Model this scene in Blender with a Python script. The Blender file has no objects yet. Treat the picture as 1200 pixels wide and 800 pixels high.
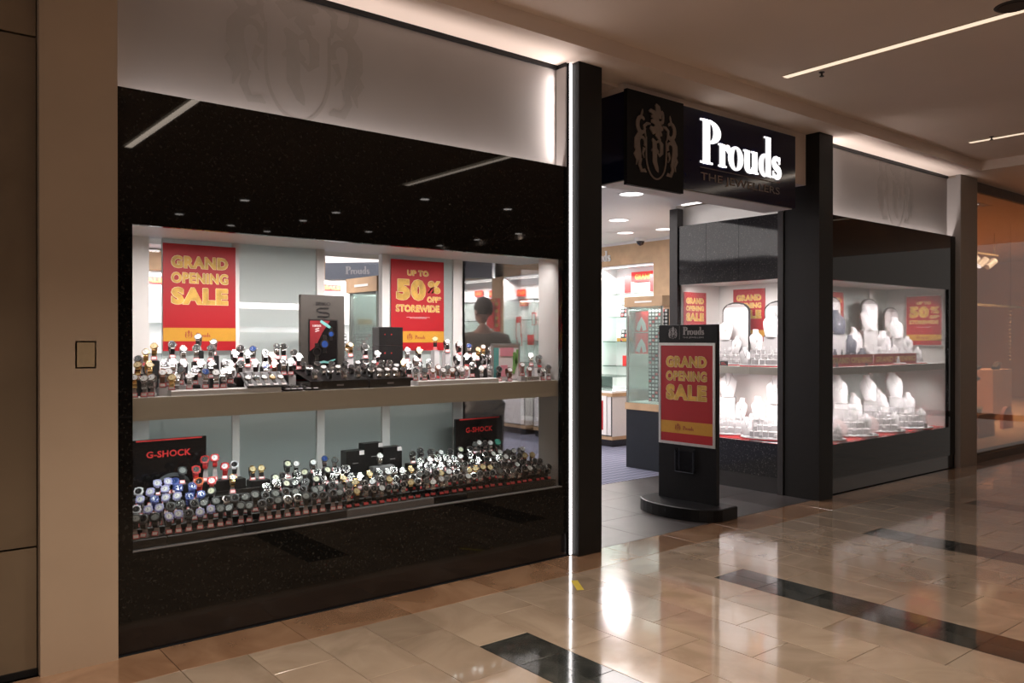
import bpy, bmesh, math, random
from mathutils import Vector, Matrix, Euler
random.seed(7)
PI = math.pi
S = bpy.context.scene
COL = S.collection

# ---------------------------------------------------------------- camera, world, exposure
cam_d = bpy.data.cameras.new('camera'); cam_d.sensor_width = 36.0; cam_d.lens = 956.6 * 36 / 1200
cam_d.clip_start = .05; cam_d.clip_end = 200
cam = bpy.data.objects.new('camera', cam_d); COL.objects.link(cam)
YAW, PIT, FOC = 0.67934, -0.00332, 956.6
cam.location = (0, -4.2934, 1.55)
cam.rotation_euler = (PI/2 + PIT, 0, -YAW)
S.camera = cam
S.view_settings.view_transform = 'Standard'; S.view_settings.look = 'None'
S.view_settings.gamma = 1; S.view_settings.use_curve_mapping = False
S.view_settings.exposure = 0.0
S.cycles.max_bounces = 10; S.cycles.diffuse_bounces = 4; S.cycles.glossy_bounces = 5
S.cycles.transmission_bounces = 6; S.cycles.transparent_max_bounces = 16
S.cycles.caustics_reflective = False; S.cycles.caustics_refractive = False
S.cycles.sample_clamp_indirect = 4

W = bpy.data.worlds.new('world'); S.world = W; W.use_nodes = True
W.node_tree.nodes['Background'].inputs[0].default_value = (1.0, .87, .78, 1)
W.node_tree.nodes['Background'].inputs[1].default_value = .31

def area(name, loc, size, sizey, power, color=(1, 1, 1), rot=(0, 0, 0), spread=180):
    l = bpy.data.lights.new(name, 'AREA'); l.shape = 'RECTANGLE'; l.size = size; l.size_y = sizey
    l.energy = power; l.color = color; l.spread = math.radians(spread)
    o = bpy.data.objects.new(name, l); COL.objects.link(o); o.location = loc; o.rotation_euler = rot
    return o
WARM = (1.0, .84, .69); NEU = (1.0, .93, .90); COOL = (.93, 1.0, .97)
LED = (1.0, .90, .86)
# light from the mall's ceiling strips (see mall_light_strip things below)
for i, x in enumerate((-1.15, 2.3, 5.77, 9.22, 12.67)):
    area('mall_strip_glow', (x, -2.9, 3.60), .07, 4.4, (6, 9, 5, 12, 30)[i], WARM)
area('store_fill_light', (5.2, 3.6, 2.98), 6.0, 3.4, 210, NEU)  # broad fill lights added under a plain ceiling that has only downlights
area('store_fill_light', (2.1, 2.6, 2.98), 2.2, 2.4, 90, NEU)  # fill added to brighten the frosted window back from behind
area('store_fill_light', (4.2, 7.8, 2.98), 6.0, 3.0, 210, NEU)
# display window ceiling light bars
def bar(loc, L_, w, power, tilt, axis='X', col=NEU):
    rot = (math.radians(tilt), 0, 0) if axis == 'X' else (0, math.radians(-tilt), 0)
    area('window_bar_glow', loc, L_ if axis == 'X' else w, w if axis == 'X' else L_, power, col, rot, 112)
bar((2.5, .065, 2.138), 2.7, .03, 22, 32); bar((2.3, .09, 1.135), 2.4, .03, 5.5, 34, 'X', COOL)
bar((8.75, .065, 2.158), 2.4, .03, 62, 32); bar((8.75, .075, 1.180), 2.4, .03, 42, 32)
bar((7.25, 1.0, 2.158), 1.1, .04, 9, 36, 'Y'); bar((7.25, 1.0, 1.180), 1.1, .04, 6.5, 34, 'Y')
# light bars in the ledges behind the granite lips (upward) and at the posts
area('ledge_glow', (2.5, .072, 2.66), 2.9, .03, 15, LED, (PI, 0, 0))
area('ledge_glow', (8.85, .072, 2.66), 2.75, .03, 17, LED, (PI, 0, 0))
area('ledge_glow', (7.25, .95, 2.72), .03, 1.15, 5, LED, (PI, 0, 0))
area('post_bar_glow', (3.95, .045, 3.14), .62, .03, 3.0, LED, (0, math.radians(90), 0))
area('post_bar_glow', (7.45, .045, 3.14), .62, .03, 3.5, LED, (0, math.radians(-90), 0))
# neighbouring shop
area('neighbour_glow', (14.5, 1.0, 3.38), 4.4, .06, 95, (1, .66, .40), (math.radians(25), 0, 0), 110)
area('neighbour_glow', (16.5, 3.4, 3.38), 5.4, .06, 130, (1, .66, .40), (math.radians(10), 0, 0), 120)

# ---------------------------------------------------------------- pixel to world helpers
_F = Vector((math.sin(YAW)*math.cos(PIT), math.cos(YAW)*math.cos(PIT), math.sin(PIT)))
_R = Vector((math.cos(YAW), -math.sin(YAW), 0)); _U = _R.cross(_F); _C = Vector((0, -4.2934, 1.55))
def ray(px, py): return _F + _R*((px-600)/FOC) - _U*((py-400)/FOC)
def at_y(px, py, y): d = ray(px, py); return _C + d*((y-_C.y)/d.y)
def at_x(px, py, x): d = ray(px, py); return _C + d*((x-_C.x)/d.x)

# ---------------------------------------------------------------- materials
M = {}
def nt(name):
    m = bpy.data.materials.new(name); m.use_nodes = True; M[name] = m
    return m, m.node_tree.nodes, m.node_tree.links, m.node_tree.nodes['Principled BSDF']
def mat(name, col, rough=.5, metal=0, var=.06, scale=30, coat=0, emit=None, es=1, alpha=1, trans=0, spec=.5, bump=0, sheen=0):
    m, n, l, b = nt(name)
    tc = n.new('ShaderNodeTexCoord'); no = n.new('ShaderNodeTexNoise'); no.inputs['Scale'].default_value = scale
    no.inputs['Detail'].default_value = 4
    l.new(tc.outputs['Object'], no.inputs['Vector'])
    r = n.new('ShaderNodeValToRGB')
    r.color_ramp.elements[0].position = .3; r.color_ramp.elements[1].position = .7
    r.color_ramp.elements[0].color = tuple(c*(1-var) for c in col) + (1,)
    r.color_ramp.elements[1].color = tuple(min(1, c*(1+var)) for c in col) + (1,)
    l.new(no.outputs['Fac'], r.inputs['Fac']); l.new(r.outputs['Color'], b.inputs['Base Color'])
    b.inputs['Roughness'].default_value = rough; b.inputs['Metallic'].default_value = metal
    b.inputs['Coat Weight'].default_value = coat; b.inputs['Coat Roughness'].default_value = .05
    b.inputs['Specular IOR Level'].default_value = spec
    b.inputs['Transmission Weight'].default_value = trans; b.inputs['Alpha'].default_value = alpha
    if emit: b.inputs['Emission Color'].default_value = tuple(emit)+(1,); b.inputs['Emission Strength'].default_value = es
    if bump:
        bp = n.new('ShaderNodeBump'); bp.inputs['Strength'].default_value = bump; bp.inputs['Distance'].default_value = .002
        l.new(no.outputs['Fac'], bp.inputs['Height']); l.new(bp.outputs['Normal'], b.inputs['Normal'])
    return m

def glass(name, tint=(1, 1, 1), refl=1.0, rough=0.0):
    m = bpy.data.materials.new(name); m.use_nodes = True; M[name] = m
    n, l = m.node_tree.nodes, m.node_tree.links
    n.remove(n['Principled BSDF']); out = n['Material Output']
    t = n.new('ShaderNodeBsdfTransparent'); t.inputs[0].default_value = tint + (1,)
    g = n.new('ShaderNodeBsdfGlossy'); g.inputs['Roughness'].default_value = rough
    f = n.new('ShaderNodeFresnel'); f.inputs['IOR'].default_value = 1.45
    mm = n.new('ShaderNodeMath'); mm.operation = 'MULTIPLY'; mm.inputs[1].default_value = refl
    x = n.new('ShaderNodeMixShader')
    l.new(f.outputs[0], mm.inputs[0]); l.new(mm.outputs[0], x.inputs[0]); l.new(t.outputs[0], x.inputs[1]); l.new(g.outputs[0], x.inputs[2])
    l.new(x.outputs[0], out.inputs['Surface'])
    return m
glass('pane_glass', refl=.75); glass('shelf_glass', (.86, .95, .92), .9); glass('acrylic', (.93, .93, .95), .6, .03)
mat('stand_clear', (.70, .62, .62), .15, var=.03, trans=.35, coat=1)

def frosted(name, col, transl=.5):
    m = bpy.data.materials.new(name); m.use_nodes = True; M[name] = m
    n, l = m.node_tree.nodes, m.node_tree.links
    n.remove(n['Principled BSDF']); out = n['Material Output']
    tc = n.new('ShaderNodeTexCoord'); no = n.new('ShaderNodeTexNoise'); no.inputs['Scale'].default_value = 3
    l.new(tc.outputs['Object'], no.inputs['Vector'])
    mix = n.new('ShaderNodeMix'); mix.data_type = 'RGBA'
    mix.inputs[6].default_value = tuple(c*.95 for c in col)+(1,); mix.inputs[7].default_value = col+(1,)
    l.new(no.outputs['Fac'], mix.inputs[0])
    d = n.new('ShaderNodeBsdfDiffuse'); t = n.new('ShaderNodeBsdfTranslucent'); g = n.new('ShaderNodeBsdfGlossy')
    g.inputs['Roughness'].default_value = .12
    l.new(mix.outputs[2], d.inputs[0]); l.new(mix.outputs[2], t.inputs[0])
    a = n.new('ShaderNodeMixShader'); a.inputs[0].default_value = transl
    l.new(d.outputs[0], a.inputs[1]); l.new(t.outputs[0], a.inputs[2])
    f = n.new('ShaderNodeFresnel'); f.inputs['IOR'].default_value = 1.3
    x = n.new('ShaderNodeMixShader'); l.new(f.outputs[0], x.inputs[0]); l.new(a.outputs[0], x.inputs[1]); l.new(g.outputs[0], x.inputs[2])
    l.new(x.outputs[0], out.inputs['Surface'])
frosted('frosted_glass', (.84, .91, .89), .62)

def granite(name, base, fleck, rough=.07):
    m, n, l, b = nt(name)
    tc = n.new('ShaderNodeTexCoord')
    v = n.new('ShaderNodeTexVoronoi'); v.inputs['Scale'].default_value = 130
    no = n.new('ShaderNodeTexNoise'); no.inputs['Scale'].default_value = 60; no.inputs['Detail'].default_value = 6
    l.new(tc.outputs['Object'], v.inputs['Vector']); l.new(tc.outputs['Object'], no.inputs['Vector'])
    mu = n.new('ShaderNodeMath'); mu.operation = 'MULTIPLY'
    sp = n.new('ShaderNodeSeparateColor'); l.new(v.outputs['Color'], sp.inputs[0])
    l.new(sp.outputs[0], mu.inputs[0]); l.new(no.outputs['Fac'], mu.inputs[1])
    r = n.new('ShaderNodeValToRGB'); e = r.color_ramp.elements
    e[0].position = .42; e[0].color = base+(1,); e[1].position = .68; e[1].color = fleck+(1,)
    l.new(mu.outputs[0], r.inputs[0]); l.new(r.outputs[0], b.inputs['Base Color'])
    b.inputs['Roughness'].default_value = rough; b.inputs['Specular IOR Level'].default_value = .33
    return m
granite('black_granite', (.006, .0055, .005), (.038, .035, .031), .02)
granite('speckled_granite', (.012, .012, .013), (.12, .115, .11), .05)

def stone(name, c1, c2, rough, scale=2.2, vein=.5, coat=.0, rnd=.12):
    m, n, l, b = nt(name)
    tc = n.new('ShaderNodeTexCoord'); oi = n.new('ShaderNodeObjectInfo')
    ad = n.new('ShaderNodeVectorMath'); ad.operation = 'ADD'
    cb = n.new('ShaderNodeCombineXYZ'); mm = n.new('ShaderNodeMath'); mm.operation = 'MULTIPLY'; mm.inputs[1].default_value = 40
    l.new(oi.outputs['Random'], mm.inputs[0]); l.new(mm.outputs[0], cb.inputs[0]); l.new(mm.outputs[0], cb.inputs[1])
    l.new(tc.outputs['Object'], ad.inputs[0]); l.new(cb.outputs[0], ad.inputs[1])
    no = n.new('ShaderNodeTexNoise'); no.inputs['Scale'].default_value = scale; no.inputs['Detail'].default_value = 8; no.inputs['Distortion'].default_value = 1.2
    l.new(ad.outputs[0], no.inputs['Vector'])
    r = n.new('ShaderNodeValToRGB'); r.color_ramp.elements[0].position = .35; r.color_ramp.elements[1].position = .65
    r.color_ramp.elements[0].color = c1+(1,); r.color_ramp.elements[1].color = c2+(1,)
    l.new(no.outputs['Fac'], r.inputs[0])
    hs = n.new('ShaderNodeHueSaturation')
    mr = n.new('ShaderNodeMapRange'); mr.inputs[3].default_value = 1-rnd; mr.inputs[4].default_value = 1+rnd
    l.new(oi.outputs['Random'], mr.inputs[0]); l.new(mr.outputs[0], hs.inputs['Value']); l.new(r.outputs[0], hs.inputs['Color'])
    l.new(hs.outputs[0], b.inputs['Base Color'])
    b.inputs['Roughness'].default_value = rough
    b.inputs['Coat Weight'].default_value = coat; b.inputs['Coat Roughness'].default_value = .06
    n2 = n.new('ShaderNodeTexNoise'); n2.inputs['Scale'].default_value = 9; l.new(tc.outputs['Object'], n2.inputs['Vector'])
    bp = n.new('ShaderNodeBump'); bp.inputs['Strength'].default_value = .035; bp.inputs['Distance'].default_value = .01
    l.new(n2.outputs['Fac'], bp.inputs['Height']); l.new(bp.outputs[0], b.inputs['Normal']); l.new(bp.outputs[0], b.inputs['Coat Normal'])
    return m
stone('cream_marble', (.33, .255, .19), (.46, .37, .285), .12, coat=1.0)
stone('brown_marble', (.25, .14, .08), (.38, .235, .145), .14, coat=1.0)
stone('green_marble', (.022, .026, .025), (.06, .064, .06), .09, scale=6, coat=1.0, rnd=.2)
stone('dark_tile', (.045, .040, .040), (.07, .062, .062), .4, coat=.1)
stone('tan_stone', (.155, .11, .07), (.20, .145, .095), .45, scale=1.5)
mat('grout', (.11, .08, .055), .8)
mat('plaster_ceiling', (.80, .67, .59), .8, var=.02, scale=2)
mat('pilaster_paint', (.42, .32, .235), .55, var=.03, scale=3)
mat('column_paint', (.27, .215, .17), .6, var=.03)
mat('white_paint', (.78, .75, .73), .6, var=.02)
mat('window_white', (.80, .78, .76), .45, var=.015, scale=4)
mat('satin_white', (.29, .262, .25), .62, var=.03, scale=3)
mat('crest_frost', (.245, .222, .21), .45, var=.03)
mat('shelf_taupe', (.70, .66, .56), .5, var=.02)
mat('black_metal', (.009, .009, .010), .4, var=.15, spec=.22)
mat('post_metal', (.010, .009, .008), .5, var=.1, spec=.25)
mat('dark_frame', (.035, .032, .032), .4, var=.1, spec=.3)
mat('navy', (.005, .006, .030), .10, var=.1, spec=.3)
mat('crest_black', (.007, .006, .006), .6, var=.1, spec=.15)
mat('bronze', (.17, .125, .10), .55, metal=0, var=.1)
mat('letter_lit', (1, 1, 1), .5, emit=(1, .97, .96), es=1.3, var=0)
mat('silver_print', (.35, .33, .33), .5, var=.05)
mat('led', (1, 1, 1), .5, emit=(1, .96, .95), es=5.5, var=0)
mat('led_soft', (1, 1, 1), .5, emit=(1, .96, .93), es=2.5, var=0)
mat('strip_lamp', (1, 1, 1), .5, emit=(1, .80, .58), es=.95, var=0)
mat('downlight_lamp', (1, 1, 1), .5, emit=(1, .93, .86), es=9, var=0)
mat('store_lamp', (1, 1, 1), .5, emit=(1, .97, .95), es=2, var=0)
mat('chrome', (.6, .6, .6), .15, metal=1)
mat('aluminium', (.62, .60, .58), .35, metal=.6)
mat('poster_red', (.40, .008, .014), .45, var=.03, scale=3)
mat('poster_gold', (.62, .37, .07), .5, var=.35, scale=14)
mat('poster_gold_edge', (.78, .66, .36), .5, var=.03)
mat('poster_band', (.58, .29, .03), .5, var=.03)
mat('print_brown', (.35, .06, .03), .5)
mat('print_white', (.85, .83, .8), .5, var=.02)
mat('card_red', (.75, .03, .03), .5, var=.02)
mat('tag_white', (.88, .80, .80), .5, var=.02)
mat('tag_red', (.75, .12, .13), .5, var=.02)
mat('pale_wood', (.50, .33, .19), .5, var=.12, scale=6)
mat('dark_cabinet', (.011, .014, .019), .5, var=.1, spec=.25)
mat('blue_grey', (.055, .065, .085), .5)
mat('carpet', (.13, .14, .20), .95, var=.3, scale=60)
mat('niche_white', (.9, .9, .9), .5, var=.01)
mat('white_velvet', (.66, .64, .65), .6, var=.02)
mat('navy_velvet', (.03, .035, .06), .5, var=.1)
mat('blush_satin', (.80, .66, .66), .5, var=.03)
mat('steel', (.62, .61, .60), .22, metal=1, var=.05)
mat('gold', (.80, .56, .26), .22, metal=1, var=.05)
mat('rose_gold', (.72, .45, .36), .22, metal=1, var=.05)
mat('black_resin', (.025, .027, .028), .35, var=.1)
mat('grey_resin', (.11, .115, .12), .35, var=.1)
mat('red_resin', (.60, .03, .03), .35, var=.05)
mat('orange_resin', (.72, .13, .03), .35, var=.05)
mat('white_resin', (.75, .76, .80), .35, var=.03)
mat('lilac_resin', (.42, .42, .72), .35, var=.03)
mat('blue_resin', (.08, .12, .42), .35, var=.03)
mat('black_leather', (.03, .025, .024), .5, var=.1)
mat('brown_leather', (.16, .07, .035), .5, var=.1)
mat('pink_leather', (.65, .35, .38), .5)
mat('dial_white', (.85, .85, .85), .2, coat=1, var=.02)
mat('dial_black', (.02, .02, .022), .12, coat=1, var=.05)
mat('dial_grey', (.09, .10, .10), .12, coat=1, var=.05)
mat('dial_silver', (.30, .32, .31), .12, coat=1, var=.05)
mat('dial_blue', (.03, .07, .25), .12, coat=1, var=.05)
mat('dial_gold', (.75, .60, .34), .2, coat=1, var=.05)
mat('dial_green', (.10, .50, .38), .2, coat=1, var=.05)
mat('dial_lume', (.70, .72, .52), .2, coat=1, var=.02)
mat('box_black', (.013, .012, .012), .35, var=.1)
mat('block_black', (.012, .012, .012), .6, var=.1)
mat('tray_grey', (.18, .175, .18), .6, var=.05)
mat('brand_grey', (.055, .048, .042), .5, var=.04)
mat('maroon', (.22, .015, .02), .5)
mat('print_teal', (.15, .42, .40), .5); mat('print_green', (.20, .40, .12), .5); mat('print_pink', (.75, .30, .36), .5)
mat('skin', (.50, .28, .20), .5, var=.08); mat('hair', (.05, .035, .025), .7, var=.3, scale=90)
mat('jacket', (.20, .16, .125), .8, var=.12, scale=40, bump=.2); mat('trousers', (.05, .045, .04), .8)
mat('shoe_black', (.02, .018, .017), .4)
mat('peach_wall', (.66, .42, .25), .6, var=.03); mat('peach_box', (.62, .34, .22), .6, var=.03)
mat('salmon', (.70, .30, .22), .6); mat('straw', (.42, .30, .14), .7, var=.2); mat('rope_brown', (.10, .06, .035), .6, var=.2)
mat('signal_blue', (.3, .6, 1), .5, emit=(.45, .65, 1), es=1.2, var=0)
mat('black_gloss', (.012, .010, .010), .15, coat=.3, var=.1)

def carpet_stripes():
    m = M['carpet']; n, l = m.node_tree.nodes, m.node_tree.links; b = n['Principled BSDF']
    tc = n.new('ShaderNodeTexCoord'); w = n.new('ShaderNodeTexWave'); w.inputs['Scale'].default_value = 5.5; w.inputs['Distortion'].default_value = .6
    w.bands_direction = 'X'; l.new(tc.outputs['Object'], w.inputs['Vector'])
    w2 = n.new('ShaderNodeTexWave'); w2.inputs['Scale'].default_value = 2.6; w2.bands_direction = 'Y'; l.new(tc.outputs['Object'], w2.inputs['Vector'])
    mu = n.new('ShaderNodeMath'); mu.operation = 'MULTIPLY'; l.new(w.outputs['Fac'], mu.inputs[0]); l.new(w2.outputs['Fac'], mu.inputs[1])
    r = n.new('ShaderNodeValToRGB'); r.color_ramp.elements[0].color = (.085, .09, .14, 1); r.color_ramp.elements[1].color = (.22, .23, .31, 1)
    l.new(mu.outputs[0], r.inputs[0]); l.new(r.outputs[0], b.inputs['Base Color'])
carpet_stripes()

# ---------------------------------------------------------------- mesh helpers
class MB:
    def __init__(s): s.v = []; s.f = []; s.mi = []; s.cur = 0
    def add(s, vs, fs):
        o = len(s.v); s.v += [tuple(v) for v in vs]; s.f += [tuple(i+o for i in f) for f in fs]; s.mi += [s.cur]*len(fs); return s
    def box(s, x0, x1, y0, y1, z0, z1, T=None):
        if x0 > x1: x0, x1 = x1, x0
        if y0 > y1: y0, y1 = y1, y0
        if z0 > z1: z0, z1 = z1, z0
        vs = [Vector(p) for p in ((x0, y0, z0), (x1, y0, z0), (x1, y1, z0), (x0, y1, z0), (x0, y0, z1), (x1, y0, z1), (x1, y1, z1), (x0, y1, z1))]
        if T: vs = [T @ v for v in vs]
        return s.add(vs, [(0, 3, 2, 1), (4, 5, 6, 7), (0, 1, 5, 4), (1, 2, 6, 5), (2, 3, 7, 6), (3, 0, 4, 7)])
    def bevbox(s, x0, x1, y0, y1, z0, z1, b, T=None):
        # box with chamfered upper edge
        vs = [(x0, y0, z0), (x1, y0, z0), (x1, y1, z0), (x0, y1, z0), (x0, y0, z1-b), (x1, y0, z1-b), (x1, y1, z1-b), (x0, y1, z1-b),
              (x0+b, y0+b, z1), (x1-b, y0+b, z1), (x1-b, y1-b, z1), (x0+b, y1-b, z1)]
        vs = [Vector(p) for p in vs]
        if T: vs = [T @ v for v in vs]
        fs = [(0, 3, 2, 1), (8, 9, 10, 11)]
        for a in range(4):
            c = (a+1) % 4; fs += [(a, c, c+4, a+4), (a+4, c+4, c+8, a+8)]
        return s.add(vs, fs)
    def lathe(s, prof, n=16, T=None, cap=True):
        vs = []
        for r, z in prof:
            for i in range(n):
                a = 2*PI*i/n; vs.append(Vector((r*math.cos(a), r*math.sin(a), z)))
        if T: vs = [T @ v for v in vs]
        fs = []
        for k in range(len(prof)-1):
            for i in range(n):
                j = (i+1) % n; fs.append((k*n+i, k*n+j, (k+1)*n+j, (k+1)*n+i))
        if cap:
            fs.append(tuple(reversed(range(n)))); fs.append(tuple((len(prof)-1)*n+i for i in range(n)))
        return s.add(vs, fs)
    def cyl(s, x, y, z0, z1, r, n=16): return s.lathe([(r, z0), (r, z1)], n, Matrix.Translation((x, y, 0)))
    def tube(s, pts, r, n=6, closed=False):
        pts = [Vector(p) for p in pts]; k = len(pts); rings = []
        for i, p in enumerate(pts):
            a = pts[(i-1) % k] if (closed or i > 0) else p; c = pts[(i+1) % k] if (closed or i < k-1) else p
            t = (c-a).normalized(); up = Vector((0, 0, 1)) if abs(t.z) < .9 else Vector((1, 0, 0))
            u = t.cross(up).normalized(); w = u.cross(t)
            rr = r[i] if isinstance(r, (list, tuple)) else r
            rings.append([p + u*rr*math.cos(2*PI*j/n) + w*rr*math.sin(2*PI*j/n) for j in range(n)])
        vs = [v for q in rings for v in q]; fs = []
        for i in range(k if closed else k-1):
            i2 = (i+1) % k
            for j in range(n): j2 = (j+1) % n; fs.append((i*n+j, i*n+j2, i2*n+j2, i2*n+j))
        if not closed: fs.append(tuple(reversed(range(n)))); fs.append(tuple((k-1)*n+j for j in range(n)))
        return s.add(vs, fs)
    def prism(s, poly, y0, y1):           # poly in XZ, extruded along Y (front y0)
        n = len(poly); vs = [(x, y0, z) for x, z in poly] + [(x, y1, z) for x, z in poly]
        fs = [tuple(range(n)), tuple(reversed(range(n, 2*n)))]
        for i in range(n): j = (i+1) % n; fs.append((i, i+n, j+n, j))
        return s.add(vs, fs)
    def ring(s, cx, cz, ro, ri, a0, a1, y0, y1, n=20, ici=None):  # elliptical ring sector in XZ; ro, ri = (rx, rz)
        icx, icz = ici or (cx, cz); vs = []
        for i in range(n+1):
            a = a0+(a1-a0)*i/n; c, q = math.cos(a), math.sin(a)
            for (bx, bz, r) in ((cx, cz, ro), (icx, icz, ri)):
                for y in (y0, y1): vs.append((bx+r[0]*c, y, bz+r[1]*q))
        fs = []
        for i in range(n):
            o = i*4; p = o+4
            fs += [(o, p, p+2, o+2), (o+1, o+3, p+3, p+1), (o, o+1, p+1, p), (o+2, p+2, p+3, o+3)]
        return s.add(vs, fs)
    def ribbon(s, pts, w, y0, y1):        # stroke in XZ with varying half width
        k = len(pts); vs = []
        P = [Vector((p[0], p[1])) for p in pts]
        for i, p in enumerate(P):
            t = (P[min(i+1, k-1)]-P[max(i-1, 0)]); t = t.normalized() if t.length > 0 else Vector((1, 0)); nn = Vector((-t.y, t.x))
            ww = w[i] if isinstance(w, (list, tuple)) else w
            a = p+nn*ww; b = p-nn*ww
            vs += [(a.x, y0, a.y), (b.x, y0, b.y), (a.x, y1, a.y), (b.x, y1, b.y)]
        fs = []
        for i in range(k-1):
            o = i*4; q = o+4
            fs += [(o, q, q+1, o+1), (o+2, o+3, q+3, q+2), (o, o+2, q+2, q), (o+1, q+1, q+3, o+3)]
        return s.add(vs, fs)
    def mesh(s, name, mats, smooth=False):
        me = bpy.data.meshes.new(name); me.from_pydata(s.v, [], s.f)
        for m in (mats if isinstance(mats, (list, tuple)) else [mats]): me.materials.append(M[m])
        if len(me.materials) > 1: me.polygons.foreach_set('material_index', s.mi)
        if smooth: me.polygons.foreach_set('use_smooth', [True]*len(s.f))
        bm = bmesh.new(); bm.from_mesh(me); bmesh.ops.recalc_face_normals(bm, faces=bm.faces); bm.to_mesh(me); bm.free()
        me.update(); return me
    def obj(s, name, mats, parent=None, loc=None, rot=None, smooth=False):
        return put(name, s.mesh(name, mats, smooth), parent, loc, rot)

def put(name, me, parent=None, loc=None, rot=None, scale=None):
    o = bpy.data.objects.new(name, me); COL.objects.link(o)
    if parent: o.parent = parent
    if loc is not None: o.location = loc
    if rot is not None: o.rotation_euler = rot
    if scale is not None: o.scale = scale
    return o
def tag(o, label, cat, group=None):
    o['label'] = label; o['category'] = cat
    if group: o['group'] = group
    return o
def thing(name, label, cat, loc=(0, 0, 0), rotz=0, group=None):
    return tag(put(name, None, None, loc, (0, 0, rotz)), label, cat, group)
def struct(o, label=None):
    o['kind'] = 'structure'
    if label: o['label'] = label
    return o
def smooth_angle(me, ang=40):
    me.polygons.foreach_set('use_smooth', [True]*len(me.polygons))
    try: me.set_sharp_from_angle(angle=math.radians(ang))
    except Exception: pass

ORD = ['first', 'second', 'third', 'fourth', 'fifth', 'sixth', 'seventh', 'eighth', 'ninth', 'tenth', 'eleventh', 'twelfth', 'thirteenth', 'fourteenth',
       'fifteenth', 'sixteenth', 'seventeenth', 'eighteenth', 'nineteenth']
TENS = ['', '', 'twenty', 'thirty', 'forty', 'fifty', 'sixty', 'seventy']
def ordinal(k):                      # k from 0
    k += 1
    if k < 20: return ORD[k-1]
    t, u = divmod(k, 10)
    return (TENS[t][:-1]+'ieth') if u == 0 else TENS[t]+'-'+ORD[u-1]

# text as mesh; returned data is centred at origin in XZ, facing -Y, scaled to fit w x h
_tc = {}
def text_data(s, w, h, depth=.001, bold=.0):
    key = (s, round(bold, 4))
    if key not in _tc:
        cu = bpy.data.curves.new('t', 'FONT'); cu.body = s; cu.offset = bold; cu.space_character = 1+bold*2.2; cu.resolution_u = 3; cu.size = 1
        o = bpy.data.objects.new('t', cu); COL.objects.link(o)
        dg = bpy.context.evaluated_depsgraph_get(); dg.update()
        me = bpy.data.meshes.new_from_object(o.evaluated_get(dg))
        vs = [v.co.copy() for v in me.vertices]; fs = [tuple(p.vertices) for p in me.polygons]
        bpy.data.objects.remove(o); bpy.data.curves.remove(cu); bpy.data.meshes.remove(me)
        xs = [v.x for v in vs]; ys = [v.y for v in vs]
        _tc[key] = (vs, fs, min(xs), max(xs), min(ys), max(ys))
    vs, fs, a, b, c, d = _tc[key]
    out = [((v.x-(a+b)/2)/(b-a)*w, 0, (v.y-(c+d)/2)/(d-c)*h) for v in vs]
    return out, fs
def add_text(mb, s, cx, cz, w, h, y, depth=.0015, bold=.0):
    vs, fs = text_data(s, w, h, bold=bold)
    vs = [(v[0]+cx, y, v[2]+cz) for v in vs]
    mb.add(vs, fs)
    return mb

def glyph_prouds(mb, x0, z0, cap, y0, y1):
    k = cap; T = lambda x, z: (x0+x*k, z0+z*k)
    def rect(a, b, c, d): mb.prism([T(a, c), T(b, c), T(b, d), T(a, d)], y0, y1)
    def ring(cx, cz, ro, ri, a0, a1, ic=None):
        c = T(cx, cz); i = T(*(ic or (cx, cz)))
        mb.ring(c[0], c[1], (ro[0]*k, ro[1]*k), (ri[0]*k, ri[1]*k), a0, a1, y0, y1, 24, i)
    # P
    rect(.10, .34, 0, 1); rect(0, .44, 0, .045); rect(0, .40, .955, 1)
    ring(.34, .735, (.40, .265), (.14, .205), -PI/2, PI/2)
    # r
    x = .66
    rect(x+.05, x+.24, 0, .53); rect(x, x+.30, 0, .04); rect(x, x+.14, .49, .53)
    ring(x+.34, .40, (.13, .14), (.02, .05), .1*PI, PI*1.0); mb.lathe([(.062*k, 0), (.062*k, y1-y0)], 14, Matrix.Translation((x0+(x+.39)*k, y0, z0+.40*k)) @ Matrix.Rotation(-PI/2, 4, 'X'))
    # o
    ring(1.32, .265, (.285, .285), (.095, .235), 0, 2*PI)
    # u
    x = 1.62
    rect(x+.05, x+.24, .12, .53); rect(x, x+.14, .49, .53); rect(x+.36, x+.55, 0, .53); rect(x+.30, x+.40, .49, .53); rect(x+.50, x+.60, 0, .04)
    ring(x+.24, .14, (.19, .155), (.01, .07), PI, 1.75*PI); ring(x+.26, .14, (.12, .155), (.06, .10), 1.5*PI, 2*PI)
    # d
    x = 2.24
    ring(x+.25, .265, (.25, .285), (.065, .23), .5*PI, 1.5*PI); ring(x+.25, .265, (.10, .28), (.05, .23), -PI/2, PI/2)
    rect(x+.30, x+.49, 0, .97); rect(x+.22, x+.32, .93, .97); rect(x+.46, x+.54, 0, .04)
    # s
    x = 2.83
    pts = []
    for i in range(25):
        t = i/24
        if t < .5: a = .15*PI + (1.30*PI)*(t/.5); pts.append(T(x+.16+.115*math.cos(a), .395+.105*math.sin(a)))
        else: a = .45*PI - (1.32*PI)*((t-.5)/.5); pts.append(T(x+.16+.125*math.cos(a), .140+.110*math.sin(a)))
    mb.ribbon(pts, [k*(.035+.05*math.sin(PI*i/24)) for i in range(25)], y0, y1)
    rect(x+.26, x+.30, .36, .54); rect(x, x+.04, 0, .18)
    return mb

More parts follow.
